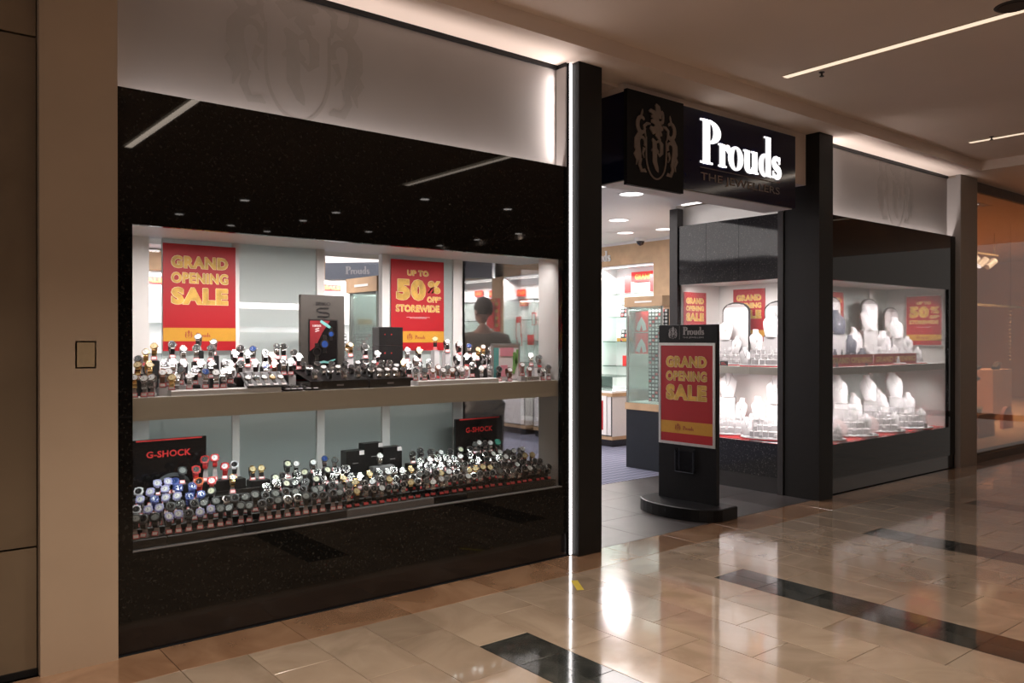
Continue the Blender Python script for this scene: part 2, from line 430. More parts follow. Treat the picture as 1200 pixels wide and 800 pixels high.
def crest(mb, cx, cz, k, y0, y1, wf=1.3):
    cnt_ = [0]; inc = min(.0002, abs(y1-y0)*.02)
    """heraldic crest: shield with a black-letter p, mantled helm on top, scroll supporters at the sides"""
    def R(pts, w):
        cnt_[0] += 1
        mb.ribbon([(cx+a*k, cz+b*k) for a, b in pts], [q*k*wf for q in w] if isinstance(w, list) else w*k*wf, y0-cnt_[0]*inc, y1)
    def arc(x, z, rx, rz, a0, a1, n=12): return [(x+rx*math.cos(a0+(a1-a0)*i/n), z+rz*math.sin(a0+(a1-a0)*i/n)) for i in range(n+1)]
    # shield outline
    R([(-.52, .25)] + arc(0, -.35, .52, .80, PI, 2*PI, 22) + [(.52, .25)], .022)
    # black-letter p
    R([(-.22, .22), (-.10, .12), (-.08, -.1), (-.08, -.55), (.04, -.80), (.10, -.90)], [.03, .08, .085, .085, .06, .01])
    R([(-.26, -.20), (-.08, -.08), (.12, -.20)], [.02, .09, .02])
    R([(-.02, .10), (.14, .20), (.27, .08), (.27, -.22), (.17, -.32), (.04, -.22)], [.02, .05, .07, .065, .04, .02])
    for s in (-1, 1):
        # scroll wing on top of each side
        R([(s*a, b) for a, b in arc(.76, .62, .20, .26, -.9*PI, .75*PI, 16)], [.03+.035*math.sin(PI*i/16) for i in range(17)])
        R([(s*a, b) for a, b in [(.30, .72), (.48, .70), (.62, .60), (.60, .42), (.55, .25)]], [.02, .04, .045, .035, .02])
        R([(s*.78, .90), (s*.72, 1.08), (s*.70, 1.16)], [.03, .03, .005])
        # supporter body
        R([(s*a, b) for a, b in [(.62, .40), (.86, .30), (.98, .10), (.98, -.15), (.88, -.42), (.82, -.62)]], [.03, .07, .10, .11, .08, .04])
        R([(s*a, b) for a, b in [(.95, -.2), (1.08, -.42), (.96, -.60), (1.02, -.78)]], [.04, .05, .045, .01])
        R([(s*a, b) for a, b in arc(.74, .02, .16, .18, 0, 1.2*PI, 10)], [.04]*11)
        R([(s*a, b) for a, b in [(.80, -.52), (.86, -.75), (.76, -.95), (.60, -.92), (.52, -.98)]], [.05, .05, .05, .05, .01])
        R([(s*a, b) for a, b in [(.62, -.15), (.70, -.35), (.62, -.5)]], [.05, .03, .01])
    # helm and mantling
    R([(-.34, .62), (-.16, .50), (.0, .62), (.10, .46), (.28, .40)], [.04, .10, .13, .12, .02])
    R([(-.30, .82), (-.10, .86), (.08, .74), (.22, .60), (.34, .62)], [.03, .09, .12, .09, .02])
    R([(-.05, .40), (.10, .32), (.22, .22)], [.03, .06, .01])
    # rampant beast on top
    R([(-.40, 1.12), (-.30, 1.18), (-.12, 1.12), (.0, 1.00), (.10, 1.16), (.06, 1.34), (-.04, 1.44)], [.03, .05, .07, .12, .12, .09, .03])
    R([(-.30, .98), (-.12, 1.00), (.0, .92), (.10, .86)], [.03, .05, .07, .05])
    R(arc(.27, 1.02, .07, .20, -.8*PI, 1.1*PI, 12), [.04]*13)
    return mb

# ---------------------------------------------------------------- the setting
fl = struct(MB().box(-3.2, 18.5, -13.2, 10.2, -.12, -.012).obj('floor', 'grout'), 'mall and shop floor slab')
fc = [0, 0]
def tile(me_key, x0, x1, y0, y1, z0, mt, name='floor_tile', cache={}):
    key = (round(x1-x0, 3), round(y1-y0, 3), mt)
    if key not in cache:
        cache[key] = MB().bevbox(-(x1-x0)/2, (x1-x0)/2, -(y1-y0)/2, (y1-y0)/2, -.012, 0, .0012).mesh(name, mt)
    put(name, cache[key], fl, ((x0+x1)/2, (y0+y1)/2, z0))
U = .316; G = .0016
for k in range(-2, 40):                         # brown border stones along the shop front
    if k % 2 == 0:
        x0 = 1.19+U*k
        if x0 < 15: tile('b', x0+G, x0+2*U-G, -.36+G, -.012, 0, 'brown_marble', 'border_stone')
far = MB()
XS = 2.454
for k in range(-5, 50):
    x0 = 1.19 + U*k
    isstrip = (k-4) % 6 == 0
    rows = []
    y = -.36
    if k % 2 == 0: segs = [(-.36, -.992)]; y = -.992
    else: segs = [(-.36, -.676)]; y = -.676
    if isstrip: segs = [(-.36, -.992)]; y = -.992
    while y > -12.5:
        h = U if isstrip else 2*U
        segs.append((y, y-h)); y -= h
    for (a, b) in segs:
        p = Vector((x0+U/2, (a+b)/2, 0)) - _C; t = p.dot(_F)
        vis = t > .6 and abs(p.dot(_R)/t) < .72 and (1.55/t) < .47 and t < 14
        mt = 'cream_marble'
        if isstrip and a < -.9:
            if vis:
                tile('s', x0+G, x0+U/2-G/2, b+G, a-G, 0, 'green_marble', 'dark_inlay_tile')
                tile('s', x0+U/2+G/2, x0+U-G, b+G, a-G, 0, 'green_marble', 'dark_inlay_tile')
            else:
                far.cur = 1; far.bevbox(x0+G, x0+U-G, b+G, a-G, -.012, 0, .001)
        else:
            if vis: tile('c', x0+G, x0+U-G, b+G, a-G, 0, 'cream_marble')
            else: far.cur = 0; far.bevbox(x0+G, x0+U-G, b+G, a-G, -.012, 0, .001)
fo = far.obj('floor_tile_field', ['cream_marble', 'green_marble'], fl); fo['kind'] = 'stuff'
# entrance threshold tiles and carpet
for i in range(5):
    for j in range(3):
        w = 2.93/5; tile('t', 4.243+i*w+.001, 4.243+(i+1)*w-.001, -.009+j*.62, .611+j*.62-.003, 0, 'dark_tile', 'threshold_tile')
MB().box(.95, 9.9, 1.853, 10.1, -.012, .002).obj('carpet', 'carpet', fl)
MB().box(.95, 4.24, .0, 1.85, -.012, -.001).obj('subfloor', 'dark_cabinet', fl)
MB().box(7.17, 10.7, .0, 1.85, -.012, -.001).obj('subfloor', 'dark_cabinet', fl)

# ceiling: coffer plate, lowered soffit along the shop fronts, far lowered soffit
ce = struct(MB().box(-3.2, 18.5, -13.2, -.3, 3.63, 3.75).obj('ceiling', 'plaster_ceiling'), 'plaster mall ceiling')
MB().box(-3.2, 18.5, -.3, .12, 3.52, 3.75).obj('soffit', 'plaster_ceiling', ce)
MB().box(10.3, 18.5, -13.2, -.3, 3.52, 3.63).obj('soffit', 'plaster_ceiling', ce)
MB().box(.9, 10.7, .12, 10.2, 3.50, 3.75).obj('slab', 'plaster_ceiling', ce)
struct(MB().box(.9, 10.0, 1.7, 10.2, 3.03, 3.10).box(4.26, 7.16, .36, 1.7, 3.03, 3.10).box(7.16, 7.9, 1.69, 1.7, 3.03, 3.10).obj('trim_1', 'white_paint'), 'white plaster ceiling inside the shop')
struct(MB().box(11.3, 13.1, -.95, -.55, 3.515, 3.519).obj('trim_2', 'dark_frame'), 'dark ceiling grille outside the next shop')

# surrounding walls
wl = struct(MB().box(-3.2, .662, .05, .25, 0, 3.52).obj('wall_left', 'black_metal'), 'tan stone wall left of the shop')
for z0, z1 in ((.03, .585), (.595, 2.935), (2.945, 3.515)):
    for x0, x1 in ((-1.25, .660), (-3.15, -1.26)):
        MB().box(x0, x1, .02, .05, z0, z1).obj('stone_panel', 'tan_stone', wl)
MB().box(-3.2, .66, .01, .05, 0, .03).obj('skirting', 'black_metal', wl)
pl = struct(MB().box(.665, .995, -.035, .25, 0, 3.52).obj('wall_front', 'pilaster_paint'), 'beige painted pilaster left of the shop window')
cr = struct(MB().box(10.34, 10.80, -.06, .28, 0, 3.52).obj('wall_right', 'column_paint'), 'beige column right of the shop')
so = struct(MB().box(-3.2, 18.5, -13.3, -13.2, 0, 3.75).obj('wall_back', 'brand_grey'), 'dim wall across the mall')
t = thing('socket_cover', 'beige blank socket cover on the pilaster', 'socket', (.855, -.035, 1.475))
MB().bevbox(-.045, .045, 0, .008, -.065, .065, .0).obj('plate', 'pilaster_paint', t)
mat('cover_beige', (.37, .285, .18), .5); MB().box(-.038, .038, -.004, 0, -.058, .058).obj('cover', 'cover_beige', t)

# store shell
struct(MB().box(9.6, 9.8, 1.9, 10.2, 0, 3.5).obj('wall_store_right', 'pale_wood'), 'wood-clad right wall of the shop interior')
struct(MB().box(.8, 9.8, 10.1, 10.25, 0, 3.5).obj('wall_store_back', 'white_paint'), 'back wall of the shop interior')
struct(MB().box(.8, .92, .26, 10.2, 0, 3.5).obj('wall_store_left', 'white_paint'), 'left wall of the shop interior')
struct(MB().box(7.9, 10.34, 1.72, 1.9, 0, 3.5).obj('wall_store_front', 'white_paint'), 'partition behind the right display window')

# ---------------------------------------------------------------- shopfront granite
def front(name, lab, parts):
    o = put(name, None); struct(o, lab)
    for nm, mt, b in parts: MB().box(*b).obj(nm, mt, o)
    return o
front('wall_shopfront_left', 'black granite shopfront around the left display window', [
    ('granite_panel', 'black_granite', (.995, 3.985, 0, .04, 2.113, 2.778)),
    ('granite_panel', 'black_granite', (.995, 1.07, 0, .04, .498, 2.113)),
    ('granite_panel', 'black_granite', (3.925, 3.985, 0, .04, .498, 2.113)),
    ('granite_panel', 'black_granite', (.995, 3.985, 0, .04, .16, .498)),
    ('plinth', 'black_gloss', (.995, 3.985, .012, .06, 0, .16)),
    ('ledge', 'black_metal', (.995, 3.985, .04, .10, 2.60, 2.63)),
    ('sill', 'tray_grey', (1.07, 3.925, .0, .04, .494, .502)),
])
front('wall_shopfront_right', 'black granite shopfront around the right display window', [
    ('granite_panel', 'black_granite', (7.41, 10.34, 0, .04, 2.135, 2.778)),
    ('granite_panel', 'black_granite', (10.154, 10.34, 0, .04, .498, 2.135)),
    ('granite_panel', 'black_granite', (7.41, 10.34, 0, .04, .16, .498)),
    ('plinth', 'black_gloss', (7.41, 10.34, .012, .06, 0, .16)),
    ('ledge', 'black_metal', (7.41, 10.34, .04, .10, 2.60, 2.63)),
])
front('wall_entrance_right', 'speckled granite return wall on the right of the entrance', [
    ('granite_panel', 'speckled_granite', (7.17, 7.21, .36, .83, 2.15, 2.80)),
    ('granite_panel', 'speckled_granite', (7.17, 7.21, .833, 1.25, 2.15, 2.80)),
    ('granite_panel', 'speckled_granite', (7.17, 7.21, 1.253, 1.63, 2.15, 2.80)),
    ('granite_panel', 'speckled_granite', (7.17, 7.21, .36, 1.63, .16, .498)),
    ('plinth', 'black_gloss', (7.18, 7.22, .36, 1.63, 0, .16)),
    ('jamb', 'dark_frame', (7.15, 7.21, .30, .36, 0, 3.03)),
    ('jamb', 'dark_frame', (7.15, 7.25, 1.63, 1.74, 0, 3.0)),
    ('upper_panel', 'window_white', (7.30, 7.32, .2, 1.72, 2.75, 3.03)),
    ('ledge', 'black_metal', (7.21, 7.30, .36, 1.63, 2.70, 2.72)),
    ('end_panel', 'white_paint', (7.17, 7.30, 1.70, 1.74, 2.78, 3.03)),
])
front('wall_entrance_left', 'return wall on the left of the entrance', [
    ('granite_panel', 'speckled_granite', (4.20, 4.24, .26, 1.63, 2.26, 3.03)),
    ('granite_panel', 'speckled_granite', (4.20, 4.24, .26, 1.63, 0, .498)),
    ('jamb', 'dark_frame', (4.18, 4.24, 1.63, 1.70, 0, 3.03)),
    ('corner_column', 'window_white', (3.93, 4.20, .045, .26, .40, 2.3)),
    ('upper_panel', 'window_white', (.95, 4.2, 1.60, 1.62, 2.2, 3.5)),
])
# window box shells
struct(MB().box(.995, 4.20, .04, .74, .44, .498).box(3.58, 4.20, .74, 1.6, .44, .498).obj('floor_display_left', 'tray_grey'), 'floor of the left display window')
struct(MB().box(7.21, 10.2, .04, .74, .44, .498).box(7.21, 7.9, .74, 1.6, .44, .498).obj('floor_display_right', 'window_white'), 'floor of the right display windows')
front('wall_window_box_left', 'white inner shell of the left display window', [
    ('box_ceiling', 'window_white', (.995, 4.20, .04, .80, 2.145, 2.19)),
    ('box_ceiling', 'window_white', (3.58, 4.20, .80, 1.6, 2.26, 2.30)),
    ('back_panel', 'window_white', (.95, 1.345, .74, .78, .44, 2.2)),
    ('side_panel', 'window_white', (.92, .995, .04, .78, .44, 2.2)),
    ('upright', 'window_white', (2.40, 2.455, .74, .79, .498, 2.2)),
    ('upright', 'window_white', (2.893, 2.955, .74, .79, .498, 2.2)),
    ('upright', 'window_white', (3.50, 3.58, .74, .82, .498, 2.2)),
    ('upright', 'window_white', (1.835, 1.88, .745, .775, .498, 2.2)),
    ('end_panel', 'window_white', (3.58, 4.20, 1.6, 1.63, .44, 2.2)),
    ('dimming_board', 'dark_cabinet', (.95, 3.58, .90, .92, 0, 1.12)),  # hidden board, its height added to dim the lower frosted panels
    ('shelf_rail', 'window_white', (1.345, 3.50, .70, .74, 1.14, 1.25)),
])
front('wall_window_box_right', 'white inner shell of the right display windows', [
    ('box_ceiling', 'window_white', (7.21, 10.2, .04, .80, 2.165, 2.21)),
    ('box_ceiling', 'window_white', (7.21, 7.95, .80, 1.66, 2.165, 2.21)),
    ('side_panel', 'window_white', (10.154, 10.2, .04, .80, .44, 2.2)),
    ('back_panel', 'window_white', (7.90, 7.94, .74, 1.66, .44, 2.2)),
    ('end_panel', 'window_white', (7.21, 7.94, 1.62, 1.66, .44, 2.2)),
    ('upright', 'window_white', (8.55, 8.60, .74, .78, .498, 2.2)),
    ('upright', 'window_white', (9.70, 9.80, .74, .78, .498, 2.2)),
    ('backing', 'white_paint', (7.95, 10.2, 1.0, 1.05, 0, 2.25)),
])
# frosted and clear glass of the window backs
def pane(name, kind, lab, x0, x1, y0, y1, z0, z1):
    o = MB().box(x0, x1, y0, y1, z0, z1).obj(name, kind); struct(o, lab); return o
pane('window_1', 'pane_glass', 'front pane of the left display window', 1.07, 3.925, .018, .024, .502, 2.113)
pane('window_2', 'pane_glass', 'front pane of the right display window', 7.41, 10.154, .018, .024, .50, 2.135)
pane('window_3', 'pane_glass', 'pane of the right entrance return', 7.185, 7.191, .36, 1.63, .50, 2.15)
pane('window_4', 'pane_glass', 'pane of the left entrance return', 4.217, 4.223, .26, 1.63, .50, 2.26)
# frosted back panels with two clear slots in the upper section
wb = put('window_5', None); struct(wb, 'frosted glass back of the left display window')
zs = [(.498, 1.62), (1.655, 1.825), (1.865, 2.2)]
za, zb = at_y(320, 386, .75).z, at_y(320, 358.5, .75).z
for x0, x1, sl in ((1.42, 1.835, False), (1.88, 2.40, True), (2.455, 2.893, None), (2.955, 3.50, False)):
    if sl is None:
        MB().box(x0, x1, .757, .763, .498, 1.2).obj('frosted_panel', 'frosted_glass', wb)
        MB().box(x0, x1, .757, .763, 1.2, 2.2).obj('clear_panel', 'pane_glass', wb); continue
    if not sl: MB().box(x0, x1, .757, .763, .498, 2.2).obj('frosted_panel', 'frosted_glass', wb)
    else:
        for a, b in ((.498, za-.018), (za+.018, zb-.018), (zb+.018, 2.2)):
            MB().box(x0, x1, .757, .763, a, b).obj('frosted_panel', 'frosted_glass', wb)
MB().box(1.345, 1.42, .757, .763, .498, 1.2).obj('frosted_panel', 'frosted_glass', wb)
MB().box(1.345, 1.42, .757, .763, 1.2, 2.2).obj('clear_panel', 'pane_glass', wb)
wb = put('window_6', None); struct(wb, 'frosted glass back of the right display window')
for x0, x1 in ((7.94, 8.55), (8.60, 9.70), (9.80, 10.154)):
    MB().box(x0, x1, .757, .763, .498, 2.2).obj('frosted_panel', 'frosted_glass', wb)
# shelves
t = tag(put('display_shelf', None), 'long taupe-edged shelf across the left watch window', 'shelf')
MB().box(1.0, 3.925, .05, .735, 1.225, 1.255).obj('shelf_board', 'window_white', t)
MB().box(1.0, 3.925, .045, .058, 1.14, 1.253).obj('shelf_fascia', 'shelf_taupe', t)
MB().box(3.93, 4.20, .27, .70, 1.225, 1.255).obj('shelf_return', 'window_white', t)
t = tag(put('display_shelf', None), 'white shelf across the right jewellery window', 'shelf')
MB().box(7.22, 10.15, .05, .735, 1.235, 1.26).obj('shelf_board', 'window_white', t)
MB().box(7.42, 10.15, .045, .055, 1.185, 1.26).box(7.212, 7.22, .36, .735, 1.185, 1.26).obj('shelf_fascia', 'shelf_taupe', t)
t = tag(put('display_shelf', None), 'white shelf in the jewellery window beside the entrance', 'shelf')
MB().box(7.22, 7.895, .74, 1.615, 1.235, 1.26).obj('shelf_board', 'window_white', t)
MB().box(7.215, 7.225, .74, 1.615, 1.185, 1.26).obj('shelf_fascia', 'shelf_taupe', t)

# upper satin panels with black trim line, returns
for (x0, x1, nm, lab) in ((.995, 3.97, 'wall_sign_panel_left', 'satin white panel above the left granite fascia'), (7.43, 10.33, 'wall_sign_panel_right', 'satin white panel above the right granite fascia')):
    o = struct(MB().box(x0, x1, .10, .12, 2.60, 3.49).obj(nm, 'satin_white'), lab)
    MB().box(x0, x1, .085, .12, 3.49, 3.52).obj('black_trim', 'black_metal', o)
    if x0 < 5:
        MB().box(x1-.012, x1, -.0, .10, 2.78, 3.49).obj('return_panel', 'satin_white', o)
        MB().box(x1-.012, x1, -.0, .10, 3.49, 3.52).obj('black_trim', 'black_metal', o)
        crest(MB(), 1.98, 3.22, .37, .0994, .0999).obj('frosted_crest', 'crest_frost', o)
    else:
        MB().box(x1-.0, x1+.008, -.0, .10, 2.78, 3.49).obj('return_panel', 'satin_white', o)
        crest(MB(), 9.05, 3.22, .37, .0994, .0999).obj('frosted_crest', 'crest_frost', o)

# posts with light slots
struct(MB().box(4.012, 4.242, -.08, .26, 0, 3.52).obj('trim_3', 'post_metal'), 'dark metal post left of the entrance')
struct(MB().box(7.166, 7.41, -.08, .30, 0, 3.52).obj('trim_4', 'post_metal'), 'dark metal post right of the entrance')
struct(MB().box(3.985, 4.012, -.004, .05, 0, 3.52).obj('trim_5', 'black_metal'), 'slot holding the light bar')
tag(MB().box(3.992, 4.008, -.012, -.004, .005, 3.515).obj('light_bar', 'led'), 'thin full-height light bar between window granite and left post', 'light')
struct(MB().box(10.325, 10.34, -.058, -.0, 0, 3.52).obj('trim_6', 'satin_white'), 'pale edge of the right column')
# bulkhead above the entrance
struct(MB().box(4.62, 7.16, .06, .36, 3.03, 3.52).box(4.242, 4.62, .30, .36, 3.03, 3.52).obj('wall_bulkhead', 'plaster_ceiling'), 'plaster bulkhead above the entrance')
struct(MB().box(7.16, 9.6, 1.66, 1.72, 3.0, 3.5).obj('wall_bulkhead_side', 'white_paint'), 'bulkhead')

# ---------------------------------------------------------------- main sign
t = tag(put('shop_sign', None, None, (5.7, 0, 2.77)), 'navy illuminated shop sign reading Prouds above the entrance', 'sign')
def L(x, z): return x-5.7, z-2.77
MB().box(4.60-5.7, 6.885-5.7, 0, .34, .0, .675).obj('sign_box', 'navy', t)
MB().box(4.558-5.7, 5.217-5.7, -.035, 0, -.05, .675).obj('crest_panel', 'crest_black', t)
crest(MB(), 4.885-5.7, 3.055-2.77, .225, -.041, -.035).obj('crest', 'bronze', t)
glyph_prouds(MB(), 5.47-5.7, 3.012-2.77, .368, -.010, -.001).obj('lit_lettering', 'letter_lit', t)
MB().box(5.47-5.7, 6.63-5.7, -.004, 0, 2.972-2.77, 2.979-2.77).obj('rule', 'bronze', t)
add_text(MB(), 'THE JEWELLERS', 6.05-5.7, 2.893-2.77, 1.15, .085, -.003, bold=.012).obj('lettering', 'bronze', t)
MB().box(4.62-5.7, 6.86-5.7, .02, .32, -.006, 0).obj('sign_base', 'white_paint', t)

# ---------------------------------------------------------------- posters
def poster_parts(t, w, h, kind='grand', frame=None, y=0, dk=False):
    if frame:
        f = frame; m = MB(); m.box(-w/2-f, w/2+f, y, y+.012, h, h+f).box(-w/2-f, w/2+f, y, y+.012, -f, 0).box(-w/2-f, -w/2, y, y+.012, 0, h).box(w/2, w/2+f, y, y+.012, 0, h)
        m.obj('poster_frame', 'aluminium', t)
    MB().box(-w/2, w/2, y+.003, y+.008, 0, h).obj('poster_sheet', 'poster_red', t)
    Y = y+.0022
    MB().box(-w/2, w/2, Y-.0002, y+.003, .09*h, .215*h).obj('poster_band', 'poster_band', t)
    e = MB(); g = MB()
    def tx(s, cx, top, bot, ww, bold=.055):
        cz = h*(1-(top+bot)/2); hh = (bot-top)*h
        v_, f_ = text_data(s, ww*w, hh, bold=bold)
        e.add([(a_[0]+cx*w-.004*w, Y-.0004, a_[2]+cz+.005*w) for a_ in v_], f_); e.add([(a_[0]+cx*w+.004*w, Y-.00047, a_[2]+cz-.005*w) for a_ in v_], f_)
        e.add([(a_[0]+cx*w-.007*w, Y-.00033, a_[2]+cz-.004*w) for a_ in v_], f_)
        add_text(g, s, cx*w, cz, ww*w, hh, Y-.0010, bold=bold)
    if kind == 'grand':
        tx('GRAND', 0, .11, .225, .78); tx('OPENING', 0, .265, .365, .78, .038); tx('SALE', 0, .405, .565, .78, .065)
    else:
        tx('UP TO', 0, .11, .170, .40, .035); tx('50', -.13, .21, .445, .55, .07); tx('%', .31, .22, .36, .24); tx('OFF*', .31, .395, .46, .27, .03); tx('STOREWIDE', 0, .495, .57, .82, .028)
        MB().box(-w*.22, w*.22, Y-.0004, Y, h*.368, h*.371).box(-w*.16, w*.16, Y-.0004, Y, h*.357, h*.360).obj('small_print', 'print_white', t)
    e.obj('lettering_edge', 'poster_gold_edge', t); g.obj('lettering', 'poster_gold', t)
    crest(MB(), -.16*w, h*.15, h*.030, Y-.001, Y-.0004).obj('logo_crest', 'print_brown', t); glyph_prouds(MB(), -.06*w, h*.128, h*.042, Y-.001, Y-.0004).obj('logo_lettering', 'print_brown', t)
def poster(label, w, h, loc, rotz, kind='grand', frame=None, group=None):
    t = thing('sale_poster', label, 'poster', loc, rotz, group)
    poster_parts(t, w, h, kind, frame); return t
poster('red grand opening sale poster hanging at the left of the watch window', .431, .637, (1.634, .725, 1.478), 0)
poster('red up to fifty percent off poster behind the watches in the left window', .449, .650, (3.182, .725, 1.465), 0, 'fifty')
poster('framed red fifty percent off poster on the end wall of the right window', .42, .594, (10.138, .285, 1.475), -PI/2, 'fifty', .02)
poster('red grand opening sale poster behind the navy necklace busts', .42, .594, (8.86, .725, 1.50), 0)
poster('red grand opening sale poster on the rear panel of the entrance-side window', .42, .594, (7.885, 1.21, 1.52), -PI/2)
poster('red grand opening sale poster at the far end of the entrance-side window', .40, .575, (7.43, 1.60, 1.50), 0)

# freestanding poster stand in the entrance
t = thing('poster_stand', 'black floor stand with curved base and framed grand opening sale poster in the entrance', 'sign stand', (5.80, .385, 0), math.radians(-88))
# local: x along the panel width, -Y the printed face
half = .315
MB().bevbox(-half, half, -.02, .02, .10, 1.675, .004).obj('panel', 'black_metal', t)
poly = [(-.43, .0), (-.43, -.10)] + [(-.43*math.cos(a), -.10-.22*math.sin(a)) for a in [PI*i/16 for i in range(1, 16)]] + [(.43, -.10), (.43, .0), (.43, .12), (-.43, .12)]
b = MB(); n = len(poly)
vs = [(x, y, .002) for x, y in poly]+[(x, y, .102) for x, y in poly]+[(x*.97, y*.97, .108) for x, y in poly]
b.add(vs, [tuple(range(n)), tuple(range(2*n, 3*n))]+[(i, (i+1) % n, n+(i+1) % n, n+i) for i in range(n)]+[(n+i, n+(i+1) % n, 2*n+(i+1) % n, 2*n+i) for i in range(n)])
b.obj('base', 'black_metal', t)
m_ = bpy.data.objects.new('poster', None); COL.objects.link(m_); m_.parent = t
def stand_poster():
    w, h, f = .565, .865, .024
    q = thing('tmp', 'x', 'x'); poster_parts(q, w, h, 'grand', f, -.034)
    for c in list(q.children): c.parent = t; c.location = (0, 0, .625)
    bpy.data.objects.remove(q)
stand_poster(); bpy.data.objects.remove(m_)
q = MB(); crest(q, -.155, 1.598, .042, -.0225, -.0205); q.obj('crest', 'silver_print', t)
q = MB(); glyph_prouds(q, -.045, 1.585, .072, -.0225, -.0205); q.box(-.082, -.080, -.0225, -.0205, 1.545, 1.665); add_text(q, 'THE JEWELLERS', .068, 1.560, .225, .018, -.0215, bold=.01); q.obj('lettering', 'silver_print', t)
a = MB(); a.box(-.10, .10, -.062, -.059, .365, .55).box(-.10, .10, -.058, -.021, .365, .369).box(-.10, -.097, -.058, -.021, .369, .57).box(.097, .10, -.058, -.021, .369, .57)
a.obj('brochure_holder', 'acrylic', t)
MB().box(-.10, .10, -.064, -.061, .363, .369).box(-.10, -.096, -.064, -.061, .369, .55).box(.096, .10, -.064, -.061, .369, .55).box(-.085, -.081, -.023, -.021, .38, .57).box(.081, .085, -.023, -.021, .38, .57).obj('holder_edge', 'blue_grey', t)

# ---------------------------------------------------------------- ceiling fixtures
for i, x in enumerate((-1.15, 2.3, 5.77, 9.22, 12.67)):
    zc = 3.63 if x < 10.3 else 3.52
    t = thing('mall_light_strip', ['recessed light strip behind and left of the view', 'recessed light strip above the left window', 'long recessed warm light strip in the mall ceiling near the top right',
              'far recessed light strip in the mall ceiling at the right edge', 'recessed light strip beyond the end of the coffer'][i], 'ceiling light', (x, -2.9, zc), 0, None)
    MB().box(-.035, .035, -2.3, 2.3, -.003, -.001).obj('diffuser', 'strip_lamp', t)
    MB().box(-.045, -.036, -2.31, 2.31, -.004, -.0).box(.036, .045, -2.31, 2.31, -.004, -.0).obj('lamp_frame', 'plaster_ceiling', t)
for i, (px, py, z, lab) in enumerate(((963, 84.5, 3.63, 'near'), (1162, 160, 3.63, 'far'))):
    d = ray(px, py); p = _C + d*((z-1.55)/d.z)
    t = thing('sprinkler', f'{lab} small ceiling sprinkler beside the {"long" if i == 0 else "far"} light strip', 'sprinkler', (p.x, p.y, z))
    MB().lathe([(.022, -.004), (.022, 0)], 12).lathe([(.008, -.03), (.008, -.004)], 8).obj('body', 'dark_frame', t); MB().lathe([(.018, -.035), (.018, -.03)], 10).obj('deflector', 'dark_frame', t)
d = ray(1188, 7); p = _C + d*((3.63-1.55)/d.z)
t = thing('speaker_grille', 'round dark ceiling speaker at the top right corner', 'speaker', (p.x, p.y, 3.63))
MB().lathe([(.10, -.006), (.11, 0)], 24).obj('rim', 'dark_frame', t); MB().lathe([(.085, -.010), (.095, -.006)], 24).obj('grille', 'black_metal', t)
def downlight(x, y, z, r, label, grp, lamp='downlight_lamp', cap='ceiling light', light=0, col=NEU):
    t = thing('downlight', label, cap, (x, y, z), 0, grp)
    MB().ring(0, 0, (r*1.18, r*1.18), (r, r), 0, 2*PI, 0, .004, 24).obj('trim_ring', 'white_paint', t, rot=(-PI/2, 0, 0))
    MB().lathe([(r, -.002), (r, -.001)], 20).obj('lamp', lamp, t)
    if light:
        l = bpy.data.lights.new('downlight_beam', 'SPOT'); l.energy = light; l.spot_size = math.radians(110); l.spot_blend = .6; l.color = col; l.shadow_soft_size = r
        o = bpy.data.objects.new('downlight_beam', l); COL.objects.link(o); o.parent = t; o.location = (0, 0, -.02)
mall = [(4.585, -7.77), (6.2, -8.0), (6.64, -6.0), (8.18, -5.95), (4.24, -9.8), (6.17, -9.2), (7.8, -9.8), (5.4, -10.6), (6.25, -11.0), (10.2, -10.9), (10.2, -9.5), (10.25, -8.2), (2.2, -6.5)]
mall += [(-1.2, -2.4), (1.0, -2.4), (3.0, -2.4), (5.0, -2.6)]  # unseen near downlights, added to brighten the floor and shop front
for i, (x, y) in enumerate(mall):
    downlight(x, y, 3.63, .07, f'mall downlight across the walkway, {ordinal(i)} in the mirrored group on the granite' if i < 13 else f'added unseen downlight above the walkway before the left window, {ordinal(i-13)} from left', 'mall downlights', light=(14 if x > 6 else 50) if i < 13 else (150, 340, 290, 20)[i-13], col=WARM)
stx = [(5.625, 1.30, .09), (6.20, 1.44, .12), (7.44, 2.80, .12), (8.40, 3.587, .11), (8.53, 3.0, .11), (8.83, 7.6, .1), (8.33, 6.2, .1), (5.6, 5.2, .1), (3.4, 3.2, .1), (3.6, 7, .1)]
sl = ['small shop downlight nearest the left post', 'large shop downlight nearest the sign', 'shop downlight above the tower showcase', 'shop downlight before the wood wall', 'shop downlight beside the return wall',
      'shop downlight in the far right corner', 'shop downlight above the middle wall niche', 'shop downlight in the middle of the shop', 'shop downlight behind the watch window', 'shop downlight at the back left']
for (x, y, r), lab in zip(stx, sl): downlight(x, y, 3.03, r, lab, 'shop downlights', 'store_lamp', light=18 if y < 1.6 else 14)
tag(MB().box(7.12, 7.165, .42, 1.55, 3.021, 3.028).obj('ceiling_light_bar', 'led_soft'), 'white light bar on the shop ceiling along the right return', 'light')
p = at_x(760, 286, 9.2)
t = thing('security_camera', 'white dome security camera on the shop ceiling before the wood wall', 'camera', (9.0, 3.85, 3.03))
MB().lathe([(.075, -.05), (.085, 0)], 20).obj('housing', 'white_paint', t); MB().lathe([(.01, -.115), (.04, -.10), (.055, -.075), (.06, -.05)], 18).obj('dome', 'black_gloss', t, smooth=True)

